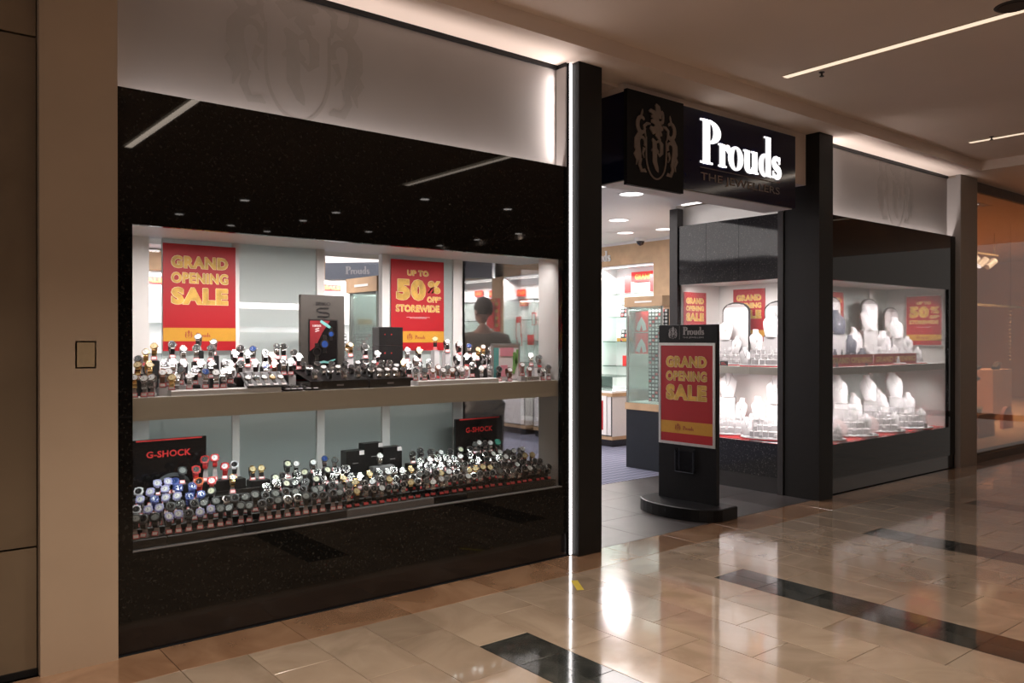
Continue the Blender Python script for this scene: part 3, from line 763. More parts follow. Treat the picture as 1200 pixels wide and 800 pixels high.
# ---------------------------------------------------------------- watches
_mc = {}
def cached(key, fn):
    if key not in _mc: _mc[key] = fn()
    return _mc[key]
TILT = Matrix.Rotation(math.radians(-38), 4, 'X')       # face leans back
def strap_mesh(mt):
    b = MB(); n = 16; vs = []
    for i in range(n):
        a = 2*PI*i/n; hw = .0105
        cy, cz = -.021*math.cos(a)+.004, .033*math.sin(a)-.004; iy, iz = cy*.86, cz*.89
        for x, y, z in ((-hw, cy, cz), (hw, cy, cz), (hw, iy, iz), (-hw, iy, iz)): vs.append(TILT @ Vector((x, y, z)))
    fs = []
    for i in range(n):
        j = (i+1) % n
        for k in range(4): l = (k+1) % 4; fs.append((i*4+k, i*4+l, j*4+l, j*4+k))
    b.add(vs, fs); return b.mesh('strap', mt)
FACE = TILT @ Matrix.Translation((0, -.019, 0)) @ Matrix.Rotation(PI/2, 4, 'X')
def case_mesh(mt, k=1.0, chunky=False):
    b = MB(); r = .0195*k
    if chunky:
        b.lathe([(r*.95, -.002), (r*1.08, .004), (r*1.05, .010), (r*.82, .0115), (r*.78, .0095)], 12, FACE)
        for a in (PI/4, 3*PI/4, 5*PI/4, 7*PI/4):
            b.box(-.004, .004, -.003, .003, .002, .009, FACE @ Matrix.Rotation(a, 4, 'Z') @ Matrix.Translation((r*1.02, 0, 0)))
    else: b.lathe([(r*.8, -.001), (r, .002), (r, .007), (r*.9, .0095), (r*.84, .0085)], 16, FACE)
    b.box(-.002, .002, -.002, .002, .003, .006, FACE @ Matrix.Translation((r*1.05, 0, 0)))
    for s in (-1, 1): b.box(-.009*k, .009*k, -.004, .004, .0, .005, FACE @ Matrix.Translation((0, s*r*.98, 0)))
    return b.mesh('case', mt)
def dial_mesh(mt, k=1.0, mark='steel', chunky=0):
    b = MB(); r = .0195*k
    z = .0102 if chunky else .0092
    b.lathe([(r*(.74 if chunky else .80), .0060), (r*(.74 if chunky else .80), z)], 16, FACE); b.cur = 1
    for a, L_, w in ((.6, .55, .0007), (2.3, .38, .0010)):
        b.box(-w, w, 0, r*L_, z, z+.0005, FACE @ Matrix.Rotation(a, 4, 'Z'))
    for i in range(12): b.box(-.0006, .0006, r*.55, r*.68, z, z+.0004, FACE @ Matrix.Rotation(i*PI/6, 4, 'Z'))
    return b.mesh('dial', [mt, mark])
def stand_mesh(kind, h):
    b = MB()
    if kind == 'clear':
        b.box(-.019, .019, -.018, .018, 0, .005); b.add([(-.015, -.014, .005), (.015, -.014, .005), (.015, .010, .005), (-.015, .010, .005), (-.008, .0, h-.028), (.008, .0, h-.028), (.008, .006, h-.028), (-.008, .006, h-.028)], [(0, 1, 5, 4), (1, 2, 6, 5), (2, 3, 7, 6), (3, 0, 4, 7), (4, 5, 6, 7)])
        b.lathe([(.013, -.009), (.013, .009)], 10, Matrix.Translation((0, 0, h-.018)) @ Matrix.Rotation(PI/2, 4, 'Y'))
    else:
        b.bevbox(-.017, .017, -.017, .017, 0, .020, .002); b.box(-.006, .006, -.003, .003, .020, h-.03)
        b.lathe([(.012, -.008), (.012, .008)], 10, Matrix.Translation((0, 0, h-.018)) @ Matrix.Rotation(PI/2, 4, 'Y'))
    return b
def tag_mesh(kind):
    b = MB(); T = Matrix.Translation((0, -.024, .014)) @ Matrix.Rotation(math.radians(-25), 4, 'X')
    w, h = (.015, .011) if kind != 'red' else (.014, .008)
    b.box(-w, w, -.0006, 0, -h, h, T); b.cur = 1; b.box(-w*.78, w*.78, -.0012, -.0005, -h*.65, h*.65, T)
    return b.mesh('price_tag', ['tag_red', 'tag_white'] if kind != 'red' else ['card_red', 'tag_red'])
STY = {  # strap, case, dial, chunky, size, words
 'steel_white': ('steel', 'steel', 'dial_white', 0, 1, 'steel bracelet watch with white dial'),
 'steel_black': ('steel', 'steel', 'dial_black', 0, 1.05, 'steel bracelet watch with black dial'),
 'steel_blue': ('steel', 'steel', 'dial_blue', 0, 1.05, 'steel bracelet watch with blue dial'),
 'steel_grey': ('steel', 'steel', 'dial_grey', 0, 1, 'steel bracelet watch with grey dial'),
 'gold_white': ('gold', 'gold', 'dial_white', 0, .92, 'gold bracelet watch with white dial'),
 'gold_gold': ('gold', 'gold', 'dial_gold', 0, .95, 'gold bracelet watch with champagne dial'),
 'leather_white': ('black_leather', 'steel', 'dial_white', 0, 1, 'black leather watch with white dial'),
 'leather_gold': ('black_leather', 'gold', 'dial_gold', 0, 1, 'black leather watch with gold case'),
 'brown_white': ('brown_leather', 'rose_gold', 'dial_white', 0, .95, 'brown leather watch with rose gold case'),
 'black_steel': ('black_leather', 'steel', 'dial_black', 0, 1.05, 'black leather watch with steel case'),
 'resin_black': ('black_resin', 'black_resin', 'dial_silver', 1, 1.1, 'black resin sports watch with grey dial'),
 'resin_dark': ('black_resin', 'grey_resin', 'dial_black', 1, 1.1, 'black resin sports watch with dark dial'),
 'resin_lume': ('black_resin', 'black_resin', 'dial_lume', 1, 1.1, 'black resin sports watch with pale dial'),
 'resin_steel': ('black_resin', 'steel', 'dial_black', 1, 1.08, 'black resin watch with steel bezel'),
 'resin_white': ('black_resin', 'white_resin', 'dial_black', 1, 1.05, 'black strapped watch with white bezel'),
 'lilac': ('black_resin', 'lilac_resin', 'dial_white', 1, 1.0, 'black strapped watch with lilac bezel'),
 'blue': ('blue_resin', 'blue_resin', 'dial_blue', 1, 1.0, 'blue resin sports watch'),
 'red': ('red_resin', 'red_resin', 'dial_grey', 1, 1.1, 'bright red resin sports watch'),
 'red_red': ('red_resin', 'red_resin', 'dial_white', 1, 1.1, 'red resin sports watch with pale dial'),
 'orange': ('red_resin', 'orange_resin', 'dial_black', 1, 1.1, 'red resin sports watch with orange bezel'),
 'green': ('black_resin', 'dial_green', 'dial_green', 1, 1.0, 'black strapped watch with green face'),
 'pink': ('pink_leather', 'rose_gold', 'dial_white', 0, .9, 'pink strapped watch with white dial'),
}
nw = [0]
def watch(style, x, y, z, h, yaw, where, group, stand='clear', tagk='white', tilt=0, s=1.10):
    """watch on its own display stand; z = surface, h = height of the watch centre above it"""
    st, ca, di, ch, k, words = STY[style]
    hq = max(.05, round(h/.01)*.01)
    t = thing('wristwatch', f'{words}, {where}', 'watch', (x, y, z+h), yaw, group)
    if tilt: t.rotation_euler = (tilt, 0, yaw)
    if s != 1.0: t.scale = (s, s, s)
    put('strap', cached(('st', st), lambda: strap_mesh(st)), t)
    put('case', cached(('ca', ca, k, ch), lambda: case_mesh(ca, k, ch)), t)
    mk = 'black_metal' if di in ('dial_white', 'dial_lume', 'dial_gold') else 'steel'
    put('dial', cached(('di', di, k, ch), lambda: dial_mesh(di, k, mk, ch)), t)
    if stand:
        q = thing('watch_stand', f'{"clear" if stand == "clear" else "black"} stand of the watch {where}', 'watch stand', (x, y, z), yaw, group+' stands')
        mt = 'stand_clear' if stand == 'clear' else 'box_black'
        b = cached(('sd', stand, hq), lambda: stand_mesh(stand, hq).mesh('support', mt))
        put('support', b, q, scale=(1, 1, h/hq))
        if tagk:
            put('price_tag', cached(('tg', tagk), lambda: tag_mesh(tagk)), q, (0, 0, 0))
    nw[0] += 1
    return t
def riser(name, label, x0, x1, y0, y1, z0, z1, mt, cat='display riser', group=None):
    cx, cy = (x0+x1)/2, (y0+y1)/2
    o = MB().bevbox(x0-cx, x1-cx, y0-cy, y1-cy, 0, z1-z0, min(.004, (z1-z0)*.3)).obj(name, mt, None, (cx, cy, z0))
    return tag(o, label, cat, group)

# lower window: five stepped rows
FL = .498
rows = [(.085, .548, .054, 1.10, 3.90), (.175, .582, .057, 1.13, 3.90), (.265, .614, .061, 1.12, 3.90), (.355, .646, .068, 1.12, 3.90), (.445, .676, .082, 1.13, 3.88)]
names = ['front', 'second', 'third', 'fourth', 'back']
for i, (y, z, dx, xa, xb) in enumerate(rows):
    if i == 0:
        for j, (a, c) in enumerate(((1.06, 1.24), (1.245, 1.64), (1.645, 2.02), (2.025, 2.25), (2.255, 2.86), (2.865, 3.12), (3.125, 3.50), (3.505, 3.90))):
            riser('display_tray', f'{"narrow" if c-a < .3 else "long"} low dark tray at the front of the lower window, {ordinal(j)} from the left', a, c, .035, .128, FL, z, 'tray_grey' if j in (4,) else 'box_black', 'tray', 'front trays of the lower window')
    else:
        riser('display_step', f'dark full-width step carrying the {names[i]} row of watches in the lower window', 1.05, 3.90, y-.043, y+.043, FL, z, 'box_black', 'display riser')
G1 = 'watches in the lower window'
pal_left = ['resin_black', 'resin_dark', 'resin_black', 'resin_dark', 'resin_black', 'resin_steel', 'resin_dark']
pal_right = ['black_steel', 'steel_grey', 'steel_black', 'black_steel', 'leather_gold', 'steel_black', 'steel_grey', 'resin_steel', 'steel_white', 'black_steel']
blocked = []
def choose(i, x):
    if x < 1.5:
        return random.choice({0: ['resin_dark', 'resin_black', 'lilac'], 1: ['resin_dark', 'lilac', 'resin_white', 'resin_black'], 2: ['lilac', 'resin_white', 'lilac', 'blue'], 3: ['lilac', 'resin_white', 'blue'], 4: ['lilac', 'blue', 'resin_black']}[i])
    if x < 2.25:
        return random.choice({0: pal_left, 1: pal_left, 2: ['resin_lume', 'resin_black', 'resin_dark', 'resin_steel'], 3: ['resin_lume', 'resin_steel', 'resin_black', 'steel_black'], 4: ['resin_lume', 'resin_steel', 'steel_black']}[i])
    return random.choice(pal_right if i < 3 else ['steel_white', 'steel_black', 'resin_steel', 'steel_grey', 'black_steel', 'resin_lume', 'steel_white'])
for i, (y, z, dx, xa, xb) in enumerate(rows):
    x = xa; n = 0
    while x < xb:
        skip = False
        if i == 3 and 1.52 < x < 1.92: skip = True      # red watches step
        if i == 4 and (x < 3.0 or x > 3.7): skip = True
        if i == 2 and 1.60 < x < 1.8: skip = True
        if i == 3 and 2.46 < x < 2.95: skip = True
        if not skip:
            st = choose(i, x)
            w = f'{ordinal(n)} from left, {names[i]} row, lower window'
            blk = x > 2.25 and i < 2
            hh = (.078 if i == 0 else .070) + random.uniform(-.006, .010)
            watch(st, x+random.uniform(-.006, .006), y+random.uniform(-.008, .008), z, hh, math.radians(random.uniform(-38, 4)), w, G1, 'block' if blk else 'clear', 'red' if blk else 'white')
            n += 1
        x += dx
# raised groups in the lower window (pixel measured)
def group_on_riser(lab, items, y, block, mt, grp, stand='clear'):
    """items: (px, py, style); block: (px0, px1, ztop)"""
    p0, p1 = at_y(block[0], 560, y).x, at_y(block[1], 560, y).x
    zb = .646 if y < .38 else .676; zt = max(block[2], zb+.012); y = .355 if y < .38 else .446
    riser('display_riser', lab, p0, p1, y-.042, y+.042, zb, zt, mt)
    for n, (px, py, st) in enumerate(items):
        p = at_y(px, py, y)
        watch(st, p.x, y, zt, max(.05, p.z-zt), math.radians(random.uniform(-30, -5)), f'{ordinal(n)} from left, {grp}', grp, stand, 'white')
group_on_riser('black riser under the lower pair of red watches', [(234, 567, 'orange'), (248, 566, 'red_red'), (272, 562, 'gold_white')], .36, (226, 284, .665), 'box_black', 'low red watch riser')
group_on_riser('tall white-topped riser under the upper red watches', [(213, 554, 'resin_black'), (229, 553, 'red'), (241, 541, 'red'), (252, 539, 'red_red'), (264, 549, 'red_red'), (275, 547, 'resin_white')], .46, (206, 284, .735), 'box_black', 'tall red watch riser')
group_on_riser('small riser under two gold-faced watches', [(295, 556, 'leather_gold'), (306, 556, 'leather_gold')], .47, (290, 312, .712), 'box_black', 'gold-faced pair riser')
group_on_riser('white-topped riser under a pair of black and white watches', [(336, 546, 'resin_lume'), (347, 546, 'leather_white')], .47, (331, 353, .700), 'white_velvet', 'white-topped riser')
group_on_riser('tall riser left of the black gift boxes', [(366, 552, 'steel_white'), (380, 540, 'steel_blue'), (392, 547, 'steel_grey')], .47, (361, 398, .715), 'box_black', 'riser left of gift boxes')
group_on_riser('low riser behind the left watches', [(184, 569, 'lilac'), (196, 567, 'lilac'), (206, 574, 'blue')], .45, (176, 214, .665), 'box_black', 'low riser by dark sign')
group_on_riser('tall riser right of the black gift boxes', [(483, 538, 'steel_black'), (492, 530, 'black_steel'), (507, 539, 'steel_grey')], .47, (476, 514, .705), 'box_black', 'riser right of gift boxes')
group_on_riser('black riser in front of the right dark watch sign', [(556, 528, 'steel_grey'), (561, 521, 'leather_white'), (568, 524, 'steel_black'), (574, 523, 'steel_white'), (582, 520, 'green')], .40, (550, 590, .725), 'box_black', 'riser before right dark sign', 'block')

# dark signs with red block lettering
def dark_sign(lab, w, h, loc, rotz=0):
    t = thing('watch_sign', lab, 'sign', loc, rotz)
    MB().bevbox(-w/2, w/2, 0, .02, 0, h, .002).obj('sign_board', 'black_gloss', t)
    MB().box(-w/2+.08*w, w/2-.06*w, -.001, .0, h-.010, h-.002).obj('red_stripe', 'card_red', t)
    add_text(MB(), 'G-SHOCK', 0, h-.085, w*.58, .038, -.002, bold=.03).obj('lettering', 'card_red', t)
    b = MB(); b.ring(.05*w, h*.42, (.24*w, .20*w), (.19*w, .15*w), 0, 2*PI, -.002, -.0005, 28); b.ring(.05*w, h*.42, (.13*w, .11*w), (.11*w, .09*w), 0, 2*PI, -.002, -.0005, 24)
    b.obj('watch_picture', 'grey_resin', t)
dark_sign('dark sign with red block letters at the left of the lower window', .42, .485, (1.40, .55, FL))
dark_sign('dark sign with red block letters at the right of the lower window', .42, .475, (3.57, .51, FL), math.radians(0))
# black gift boxes
for n, (a, b_, c, d, lab) in enumerate(((406, 427, 529, .50, 'left black gift box with a small price card'), (427, 449, 520, .58, 'tallest black gift box in the middle of its group'), (449, 471, 524.5, .54, 'right black gift box with a pink price card'))):
    p0, p1 = at_y(a, c, d), at_y(b_, c, d)
    t = thing('gift_box', lab, 'box', ((p0.x+p1.x)/2, d, FL), 0, 'black gift boxes')
    w = (p1.x-p0.x)/2; h = p0.z-FL
    MB().bevbox(-w, w, 0, .08, 0, h, .003).obj('box_body', 'box_black', t)
    MB().box(w-.036, w-.002, -.002, 0, h-.030, h-.002).obj('price_card', 'tag_white', t)
    MB().box(-.02, .02, -.001, 0, h*.75-.004, h*.75).obj('lettering', 'silver_print', t)
riser('watch_cushion', 'grey box carrying a single watch before the gift boxes', 2.60, 2.76, .345, .400, .646, .725, 'tray_grey', 'box')
watch('steel_white', 2.66, .372, .725, .05, -.3, 'lying alone on the grey box before the gift boxes', 'single watches', None)

# upper shelf -------------------------------------------------
SH = 1.255
riser('display_tray', 'long low white tray at the left of the watch shelf', 1.27, 1.86, .06, .15, SH, SH+.028, 'window_white', 'tray')
riser('display_tray', 'long low white tray at the right of the watch shelf', 2.76, 3.40, .06, .15, SH, SH+.03, 'window_white', 'tray')
upper = [ # px, py, Y, style
 (157, 446, .09, 'gold_white'), (170, 447, .09, 'steel_white'), (179, 446, .10, 'steel_white'), (162, 431, .2, 'gold_gold'), (174, 431, .2, 'gold_gold'), (163, 424, .3, 'steel_grey'), (171, 416, .35, 'gold_white'), (181, 409, .42, 'gold_gold'),
 (201, 407, .42, 'black_steel'), (214, 412, .38, 'steel_white'), (230, 411, .40, 'steel_black'), (233, 398, .5, 'leather_white'), (251, 404, .5, 'steel_white'), (248, 411, .4, 'steel_grey'),
 (190, 440, .14, 'brown_white'), (202, 446, .11, 'gold_gold'), (208, 444, .2, 'steel_white'), (213, 437, .2, 'steel_grey'), (223, 444, .13, 'steel_white'), (229, 437, .2, 'black_steel'), (240, 439, .13, 'steel_blue'), (249, 430, .24, 'leather_white'), (253, 440, .12, 'steel_white'), (263, 439, .13, 'steel_white'),
 (263, 429, .22, 'steel_black'), (271, 436, .16, 'steel_grey'), (274, 417, .32, 'leather_white'), (280, 429, .2, 'black_steel'), (281, 411, .42, 'black_steel'), (290, 418, .33, 'leather_white'), (297, 412, .4, 'steel_blue'), (310, 417, .35, 'black_steel'), (318, 420, .3, 'brown_white'), (324, 409, .42, 'steel_grey'), (332, 409, .42, 'black_steel'), (332, 427, .22, 'steel_black'), (341, 427, .24, 'leather_white'), (345, 416, .36, 'black_steel'), (350, 421, .3, 'leather_white'),
 (409, 407, .42, 'gold_white'), (427, 409, .42, 'black_steel'), (441, 417, .36, 'leather_white'), (477, 413, .36, 'steel_white'), (490, 413, .36, 'leather_gold'), (473, 427, .26, 'gold_white'), (487, 424, .24, 'steel_white'),
 (510, 400, .46, 'leather_gold'), (523, 403, .44, 'leather_white'), (537, 406, .44, 'leather_white'), (549, 408, .44, 'steel_blue'), (560, 412, .42, 'gold_gold'), (566, 409, .48, 'gold_white'), (574, 412, .46, 'steel_grey'), (546, 420, .34, 'leather_white'), (555, 420, .33, 'steel_white'), (566, 421, .32, 'black_steel'), (575, 423, .30, 'black_steel'), (535, 421, .36, 'leather_white'),
 (513, 433, .2, 'brown_white'), (524, 433, .2, 'steel_grey'), (536, 434, .2, 'leather_white'), (545, 434, .2, 'pink'), (553, 431, .22, 'black_steel'), (564, 434, .18, 'steel_white'), (573, 433, .19, 'steel_grey'), (584, 435, .17, 'black_steel'), (487, 437, .11, 'steel_black'), (497, 437, .11, 'steel_grey'), (506, 439, .12, 'pink'), (518, 441, .11, 'steel_white'), (530, 441, .11, 'brown_white'), (541, 441, .11, 'steel_white'), (480, 431, .18, 'black_steel'),
 (596, 436, .12, 'brown_white'), (611, 430, .10, 'pink'), (622, 419, .28, 'steel_white'), (631, 421, .22, 'steel_grey'), (642, 433, .12, 'steel_grey'), (620, 435, .10, 'pink'), (634, 436, .11, 'steel_white')]
_rf = random.Random(5)
for (yy, pxs, py0, py1) in ((.17, [k*10.5+186 for k in range(9)]+[k*10.5+484 for k in range(11)], 438, 436), (.25, [k*11+192 for k in range(8)]+[300, 311, 322]+[k*11+480 for k in range(10)], 430, 429)):
    for px_ in pxs:
        py_ = py0+(px_-186)*(py1-py0)/400 + _rf.uniform(-2, 2)
        if any(abs(px_-q[0]) < 6 and abs(py_-q[1]) < 6 for q in upper): continue
        upper.append((px_, py_, yy, _rf.choice(['steel_white', 'steel_black', 'black_steel', 'leather_white', 'steel_grey', 'brown_white', 'steel_blue', 'gold_white'])))
upper.sort(key=lambda q: (q[2] > .15, q[2] > .29, q[0]))
cnt = {}
for (px, py, y, st) in upper:
    r = 'front' if y <= .15 else ('middle' if y <= .29 else 'back'); n = cnt.get(r, 0); cnt[r] = n+1
    p = at_y(px, py, y); base = SH
    if y <= .155 and (1.27 < p.x < 1.86): base = SH+.028
    if y <= .155 and (2.76 < p.x < 3.40): base = SH+.03
    h = p.z-base
    where = f'{ordinal(n)} from left, {r} row, watch shelf'
    if h > .085:
        zt = base + h-.062
        mt = 'white_velvet' if (px > 600 or random.random() < .35) else 'block_black'
        riser('display_block', f'{"white" if mt == "white_velvet" else "black"} block under watch {where}', p.x-.021, p.x+.021, y-.021, y+.021, base, zt, mt, 'display block', 'blocks on the watch shelf')
        watch(st, p.x, y, zt, .062, math.radians(random.uniform(-35, 0)), where, 'watches on the shelf', 'clear', 'red' if random.random() < .15 else 'white')
    else:
        watch(st, p.x, y, base, max(.045, h), math.radians(random.uniform(-35, 0)), where, 'watches on the shelf', 'clear', 'white')
# grey slanted boards with flat watches
def flat_board(lab, x0, x1, y0, z0, depth, ang, n, mt, styles):
    t = thing('watch_board', lab, 'tray', ((x0+x1)/2, y0, z0)); t.rotation_euler = (math.radians(ang), 0, 0)
    w = (x1-x0)/2
    MB().bevbox(-w, w, 0, depth, 0, .008, .002).obj('board', mt, t)
    if ang > 15: MB().box(-w+.01, w-.01, depth-.012, depth-.006, -math.tan(math.radians(ang))*0-.0, .0).obj('prop', mt, t)
    for k in range(n):
        st, ca, di, ch, kk, words = STY[styles[k % len(styles)]]
        xx = x0+(x1-x0)*(k+.5)/n
        c = math.cos(math.radians(ang)); s_ = math.sin(math.radians(ang))
        dd = depth*.5; loc = (xx, y0+dd*c-.010*s_, z0+dd*s_+.010*c)
        q = thing('wristwatch', f'{words}, flat, {ordinal(k)} on the {lab.split(" of ")[0]}', 'watch', loc, 0, 'flat watches'); q.rotation_euler = (math.radians(ang), 0, 0)
        put('strap', cached(('fs', st), lambda: MB().box(-.008, .008, -.055, -.018, 0, .003).box(-.008, .008, .018, .055, 0, .003).mesh('strap', st)), q)
        put('case', cached(('fc', ca), lambda: MB().lathe([(.018, 0), (.0195, .003), (.018, .008), (.016, .0075)], 16).mesh('case', ca)), q)
        put('dial', cached(('fd', di), lambda: MB().lathe([(.0150, .0070), (.0150, .0083)], 16).mesh('dial', di)), q)
        put('price_tag', cached(('ft',), lambda: MB().box(-.013, .013, -.068, -.052, .001, .002).mesh('price_tag', 'tag_white')), q)
a, b_ = at_y(286, 440, .1).x, at_y(334, 440, .1).x
flat_board('grey slanted board of five dress watches on the shelf', a, b_, .055, SH+.03, .14, 32, 5, 'tray_grey', ['leather_white', 'steel_grey', 'steel_white', 'leather_gold', 'steel_white'])
flat_board('black low board of three dress watches on the shelf', 1.875, 1.99, .055, SH+.003, .12, 8, 3, 'box_black', ['leather_white', 'black_steel', 'steel_grey'])
flat_board('black low board of two dress watches on the shelf', 2.0, 2.085, .055, SH+.003, .12, 8, 2, 'box_black', ['black_steel', 'leather_gold'])
t = thing('watch_case_box', 'dark red and black box under the watches near the big picture panel', 'box', (2.06, .26, SH)); MB().box(-.09, .09, 0, .08, 0, .055).obj('box_body', 'maroon', t); MB().bevbox(-.093, .093, -.003, .083, .055, .085, .003).obj('lid', 'box_black', t)
# grey brand panel with picture
t = thing('watch_picture_panel', 'tall grey panel with an S emblem and a framed watch picture on the shelf', 'sign', (2.278, .40, SH))
MB().bevbox(-.147, .147, 0, .03, 0, .567, .003).obj('panel', 'brand_grey', t)
MB().box(-.098, .098, -.004, 0, .125, .415).obj('picture_frame', 'box_black', t)
MB().box(-.09, .09, -.006, -.004, .133, .407).obj('picture', 'black_gloss', t)
MB().prism([(-.09, .407), (-.09, .22), (-.05, .25), (-.01, .33), (.045, .407)], -.0065, -.006).obj('picture_red_ground', 'maroon', t)
b = MB(); b.ribbon([(.038, .484), (-.022, .484), (-.040, .476), (-.040, .466), (-.024, .459), (.024, .456), (.040, .449), (.040, .438), (.022, .431), (-.038, .431)], .0048, -.002, -.0)
add_text(b, 'SEIKO', 0, .512, .10, .022, -.002, bold=.02); b.obj('lettering', 'box_black', t)
b = MB(); add_text(b, '5 SPORTS', -.045, .375, .055, .012, -.0075, bold=.02); b.ribbon([(-.03, .36), (-.055, .355), (-.03, .345), (-.055, .34)], .003, -.0075, -.0065); b.obj('picture_lettering', 'print_white', t)
b = MB()
for cx, cz, r, m1 in ((.008, .262, .030, 0), (.052, .325, .022, 0), (-.045, .215, .028, 0)):
    b.ring(cx, cz, (r, r), (r*.75, r*.75), 0, 2*PI, -.009, -.0065, 24); b.box(cx-r*.45, cx+r*.45, -.008, -.0065, cz+r, cz+r*1.9).box(cx-r*.45, cx+r*.45, -.008, -.0065, cz-r*1.9, cz-r)
b.obj('pictured_watch', 'steel', t)
b = MB(); [b.ring(cx, cz, (r, r), (.0001, .0001), 0, 2*PI, -.0075, -.0066, 20) for cx, cz, r in ((.008, .262, .022), (.052, .325, .016))]; b.obj('pictured_dial', 'dial_blue', t)
b = MB(); b.ribbon([(-.02, .405), (.02, .38), (.05, .362)], [.008, .010, .006], -.0078, -.0066); b.ribbon([(-.03, .145), (.0, .152), (.03, .147), (.055, .158), (.08, .165)], [.006, .007, .006, .005, .003], -.0078, -.0066); b.obj('picture_ribbon', 'print_teal', t)
# display trays with rows of watches
for n, (x0, x1, lab, cols) in enumerate(((2.035, 2.405, 'left brown tray of twelve watches below the picture panel', 4), (2.415, 2.70, 'right brown tray of fifteen watches beside the picture panel', 5))):
    t = thing('watch_tray', lab, 'tray', ((x0+x1)/2, .06, SH), 0, 'brown watch trays')
    w = (x1-x0)/2; A = math.radians(14); T = Matrix.Translation((0, 0, .045)) @ Matrix.Rotation(A, 4, 'X')
    MB().box(-w, w, -.004, .002, .0, .048).box(-w, w, .26, .264, 0, .10).box(-w, w, .002, .26, 0, .045).obj('tray_base', 'brand_grey', t)
    MB().box(-w, w, 0, .26, 0, .006, T).obj('tray_top', 'box_black', t)
    MB().box(-.022, .022, -.006, -.004, .020, .030).obj('emblem', 'silver_print', t)
    for r in range(3):
        for c in range(cols):
            lx = -w+2*w*(c+.5)/cols; v = T @ Vector((lx, .045+r*.085, .006))
            styl = random.choice(['black_steel', 'steel_white', 'leather_white', 'resin_steel', 'steel_black'])
            watch(styl, (x0+x1)/2+lx, .06+v.y, SH+v.z+.026, .0, math.radians(-12), f'{ordinal(c)} in {("front", "middle", "rear")[r]} row, {"left" if n == 0 else "right"} brown tray', 'watches in the brown trays', None, tilt=math.radians(-18), s=.92)
# stack of black product boxes
t = thing('product_box_stack', 'x', 'x'); bpy.data.objects.remove(t)
for k in range(3):
    t = thing('product_box', f'{("lowest", "middle", "topmost")[k]} black printed box of the stack left of the fifty percent poster', 'box', (2.823, .50, SH+k*.125), 0, 'stacked black boxes')
    MB().bevbox(-.092, .092, 0, .09, 0, .124, .003).obj('box_body', 'box_black', t)
    MB().box(-.05, -.044, -.001, 0, .07, .078).box(.0, .006, -.001, 0, .07, .078).obj('lettering', ('print_white', 'card_red', 'card_red')[k], t)
# framed card of colourful watches, small brand plate
t = thing('picture_card', 'white framed colourful card behind the pink watches at the right of the shelf', 'picture', (3.567, .19, SH), 0)
w, h = .125, .262
MB().box(-w, -w+.012, 0, .012, 0, h).box(w-.012, w, 0, .012, 0, h).box(-w, w, 0, .012, h-.012, h).box(-w, w, 0, .012, 0, .012).obj('card_frame', 'aluminium', t)
MB().box(-w+.012, w-.012, .004, .008, .012, h-.012).obj('card', 'tag_white', t)
MB().box(-w+.018, -w+.062, .002, .004, .02, h-.03).obj('teal_print', 'print_teal', t)
MB().box(-w+.075, w-.055, .002, .004, h-.09, h-.03).box(-w+.08, -w+.14, .002, .004, .03, .11).obj('pink_print', 'print_pink', t)
MB().ribbon([(w-.06, .05), (w-.04, .12), (w-.05, .20)], [.01, .02, .012], .001, .004).ribbon([(w-.03, .12), (w-.02, .22)], [.012, .008], .001, .004).obj('green_print', 'print_green', t)
t = thing('brand_plate', 'small white plate reading Citizen at the right end of the shelf', 'sign', (at_y(625, 445, .07).x, .07, SH))
MB().box(-.062, .062, 0, .012, 0, .030).obj('plate', 'window_white', t); add_text(MB(), 'CITIZEN', 0, .015, .10, .016, -.001, bold=.02).obj('lettering', 'box_black', t)

# ---------------------------------------------------------------- jewellery displays
def bust_mesh(h, mt, w=.5):
    b = MB(); n = 9; vs = []; rows_ = 10; th = .006
    prof = [(0, .20), (.15, .25), (.40, .30), (.60, .315), (.70, .27), (.79, .155), (.88, .12), (1.0, .125)]
    def wid(t):
        for (a, wa), (c, wc) in zip(prof, prof[1:]):
            if t <= c: return wa+(wc-wa)*(t-a)/(c-a)
        return prof[-1][1]
    for side in (0, 1):
        for i in range(rows_+1):
            t = i/rows_; ww = wid(t)*h*w/.5
            for j in range(n+1):
                u = -1+2*j/n; x = u*ww
                y = -.10*h*(1-u*u)*(.6+.6*math.sin(PI*min(1, t*1.2))) + .38*h*(t-.5) + (.06*h if t > .8 else 0)*(t-.8)*5 + side*th*2
                vs.append((x, y, t*h))
    fs = []; N = (rows_+1)*(n+1); st = n+1
    for i in range(rows_):
        for j in range(n):
            a = i*st+j; fs += [(a, a+1, a+st+1, a+st), (N+a, N+a+st, N+a+st+1, N+a+1)]
        fs += [(i*st, i*st+st, N+i*st+st, N+i*st), (i*st+n, N+i*st+n, N+i*st+st+n, i*st+st+n)]
    for j in range(n): fs += [(j, N+j, N+j+1, j+1), (rows_*st+j, rows_*st+j+1, N+rows_*st+j+1, N+rows_*st+j)]
    b.add(vs, fs)
    b.box(-.10*h, .10*h, .0, .30*h, 0, .012)
    me = b.mesh('bust', mt); smooth_angle(me, 50); return me
def bust_pt(h, u, t, w=.5):
    return Vector((u*.25*h, -.10*h*(1-u*u)*(.6+.6*math.sin(PI*min(1, t*1.2)))+.38*h*(t-.5)-.003, t*h))
def chain_mesh(h):
    b = MB(); pts = []
    for i in range(13):
        a = i/12; u = -.55+1.1*a; t = .86-.42*math.sin(PI*a); pts.append(bust_pt(h, u*.8, t)+Vector((0, -.002, 0)))
    b.tube(pts, .0020, 5); return b.mesh('chain', 'tray_grey')
def pend_mesh(h):
    p = bust_pt(h, 0, .44)
    b = MB(); b.lathe([(.001, -.012), (.007, -.004), (.004, .004), (.001, .006)], 8, Matrix.Translation(p+Vector((0, -.005, -.005)))); return b.mesh('pendant', 'steel')
